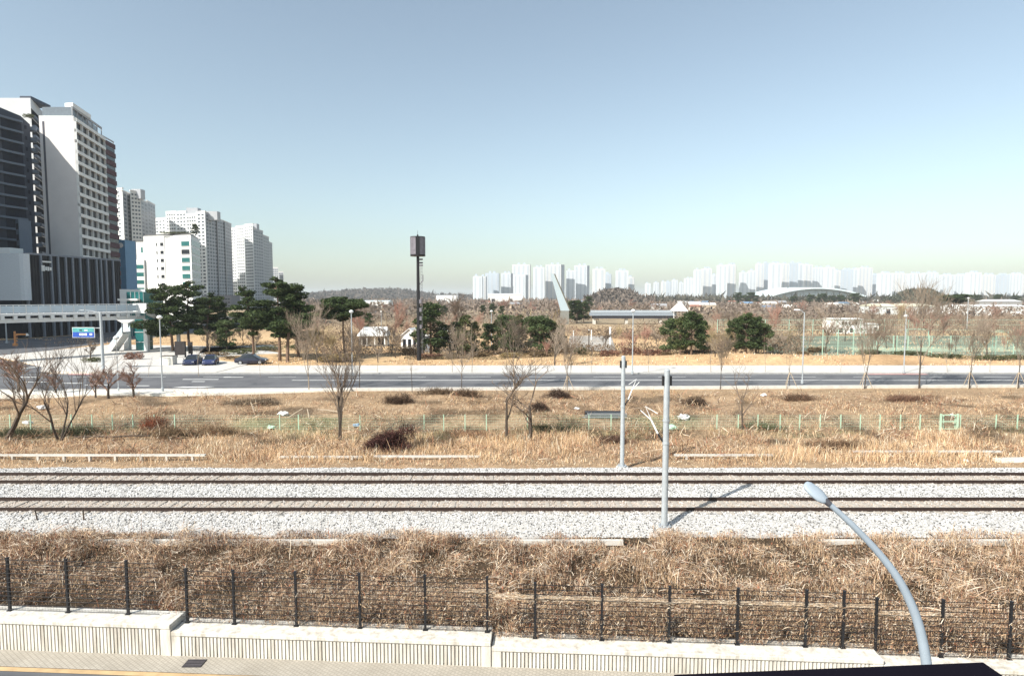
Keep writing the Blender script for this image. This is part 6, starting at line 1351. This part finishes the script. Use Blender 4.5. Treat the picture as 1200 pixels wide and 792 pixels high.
# notice board
nb_ = G(212, 419, .73); nt_ = thing('notice_board', 'large dark notice board on posts beside the blue tarpaulins', 'sign', nb_)
s = nb_.y/700; 
MB().box(-7*s, 5*s, 0, .2, 3*s, 19*s).build('board', M('board_dark', (.035, .03, .03), var=.3), nt_)
MB().box(5.3*s, 10*s, .9, 1.1, 4*s, 18*s).build('side_board', M('board_dark', (.04, .03, .03)), nt_)
for q in (-6, 4.2): MB().box(q*s-.1, q*s+.1, .21, .4, 0, 19*s).build('post', blackm, nt_)
MB().box(8*s-.1, 8*s+.1, 1.11, 1.3, 0, 17*s).build('post', blackm, nt_)
for px0, px1, pyt, pyb, lab in ((190, 205, 416, 427, 'white concrete planter block left of the dark notice board'),):
    p = G((px0+px1)/2, pyb, .73); s = p.y/700; t = thing('planter_block', lab, 'planter', p); MB().box(-(px1-px0)/2*s, (px1-px0)/2*s, -.6, .6, 0, (pyb-pyt)*s*.9).build('body', concp, t); MB().box(-(px1-px0)/2*s+.1, (px1-px0)/2*s-.1, -.5, .5, (pyb-pyt)*s*.9+.005, (pyb-pyt)*s*.9+.08).build('soil', bark, t)
tree_pl = put_tree('plaza_tree', 'small dark crooked tree on the plaza by the direction sign', 'low', 11, 106, 420, 396, z=.73, cm=twigd)
# parked cars
def loft(mb, rings):
    n = len(rings[0]); vs = [p for r_ in rings for p in r_]; fs = []
    for i in range(len(rings)-1):
        for k in range(n): fs.append((i*n+k, i*n+(k+1) % n, (i+1)*n+(k+1) % n, (i+1)*n+k))
    fs += [tuple(range(n-1, -1, -1)), tuple((len(rings)-1)*n+k for k in range(n))]
    return mb.add(vs, fs)
tyre = M('tyre', (.02, .02, .02), rough=.9); rimm = M('wheel_rim', (.45, .46, .48), rough=.35, metal=.6); lens = M('car_lens', (.7, .7, .68), rough=.2); tail = M('tail_lens', (.35, .03, .03), rough=.3)
carglass = M('car_glass', (.02, .025, .03), rough=.06, var=.1, spec=.6)
def car(lab, px, py, yaw, paintc, nm):
    p = G(px, py, .6); p.z = hz(p.x, p.y)+.01; t = thing('parked_car', lab, 'car', p, yaw, 'cars parked at the park edge')
    pm = M(nm, paintc, rough=.22, var=.05, spec=.6)
    body = [(-2.2, .45, .72, .74), (-2.1, .3, .90, .84), (-1.5, .22, .95, .89), (-.6, .2, .93, .90), (.7, .2, .92, .90), (1.1, .22, .90, .89), (1.9, .28, .78, .84), (2.2, .38, .66, .70)]
    mb = MB(); loft(mb, [[(x_, -w_*.92, z0), (x_, -w_, (z0+z1)/2), (x_, -w_*.93, z1), (x_, w_*.93, z1), (x_, w_, (z0+z1)/2), (x_, w_*.92, z0)] for x_, z0, z1, w_ in body]); mb.build('body', pm, t, smooth=False)
    cab = [(-1.85, .88, .92, .72, .70), (-1.15, .9, 1.38, .80, .60), (-.2, .9, 1.45, .80, .62), (.35, .9, 1.40, .80, .60), (1.15, .88, .93, .74, .70)]
    mb = MB(); loft(mb, [[(x_, -w0, z0), (x_, -w1, z1), (x_, w1, z1), (x_, w0, z0)] for x_, z0, z1, w0, w1 in cab]); mb.build('greenhouse', carglass, t)
    mb = MB(); loft(mb, [[(x_, -w1*.97, z1+.004), (x_, -w1*.9, z1+.03), (x_, w1*.9, z1+.03), (x_, w1*.97, z1+.004)] for x_, z0, z1, w0, w1 in cab[1:4]]); mb.build('roof', pm, t)
    for sg in (-1, 1):
        for x_ in (-.35,): MB().hull8([(x_-.04, sg*.802-.01, .9), (x_+.04, sg*.802-.01, .9), (x_+.04, sg*.802+.01, .9), (x_-.04, sg*.802+.01, .9)], [(x_-.04, sg*.63-.01, 1.42), (x_+.04, sg*.63-.01, 1.42), (x_+.04, sg*.63+.01, 1.42), (x_-.04, sg*.63+.01, 1.42)]).build('door_pillar', pm, t)
        MB().box(.75, .95, sg*.93-.07, sg*.93+.07, .92, 1.04).build('mirror', pm, t)
        MB().box(2.02, 2.17, sg*.58-.15, sg*.58+.15, .58, .70).build('headlight', lens, t)
        MB().box(-2.2, -2.08, sg*.6-.15, sg*.6+.15, .70, .84).build('tail_light', tail, t)
        for x_ in (-1.32, 1.35):
            w_ = MB().tube([(x_, sg*.70, .32), (x_, sg*.91, .32)], .32, 16).build('wheel', tyre, t); MB().tube([(x_, sg*.90, .32), (x_, sg*.925, .32)], .20, 12).build('rim', rimm, w_)
car('dark blue car parked end-on beside the notice board, left one of the pair', 226, 427.5, R(-78), (.02, .028, .075), 'paint_dark_blue')
car('blue car parked end-on, right one of the pair by the notice board', 247, 427.5, R(-72), (.03, .042, .12), 'paint_blue')
car('dark navy car parked side-on below the slim lone pine', 295, 427, R(8), (.02, .022, .04), 'paint_navy')
# plaza path and hedges behind the tarps
sheet('park_path', [G(232, 415, .6).xy, G(330, 409, .6).xy, G(318, 405, .6).xy, G(240, 408, .6).xy], .73, pav_far, kind='structure')
hedge_m = leaf_cloud([(k*.25-1.9, 0, .3) for k in range(16)], [(.28, .4, .3)]*16, 500, .14, (.05, .05, .03), (.14, .11, .06), seed=5)
for i, (px, py, wp, hp) in enumerate(((275, 406, 60, 5), (300, 412, 50, 6), (320, 404, 46, 5), (420, 412, 36, 5), (505, 421, 60, 5), (470, 410, 30, 5), (570, 421, 50, 4), (820, 421, 60, 4), (700, 418, 40, 4))):
    p = G(px, py, .6); p.z = hz(p.x, p.y); s = p.y/700; o = link('hedge', hedge_m, None, p); o.scale = (wp*s/4, 1.4, hp*s/.62)
    tag(o, nth(i)+' clipped brown hedge strip in the park, counted outward from the notice board', 'hedge', 'clipped hedges in the park')

# ------------------------------------------------------------------ haze
hb = MB().box(-11500, 11500, -60, 9100, -3.5, 105).build('haze', None)
hb.data.materials.clear(); hm = bpy.data.materials.new('haze'); hm.use_nodes = True; N = hm.node_tree.nodes; L = hm.node_tree.links
N.remove(N['Principled BSDF']); pvv = N.new('ShaderNodeVolumePrincipled'); pvv.inputs['Color'].default_value = (.92, .97, 1, 1); pvv.inputs['Density'].default_value = .00015; pvv.inputs['Anisotropy'].default_value = 0
L.new(pvv.outputs[0], N['Material Output'].inputs['Volume']); hb.data.materials.append(hm)
tag(hb, 'pale even air haze over the whole place', 'haze', kind='stuff')
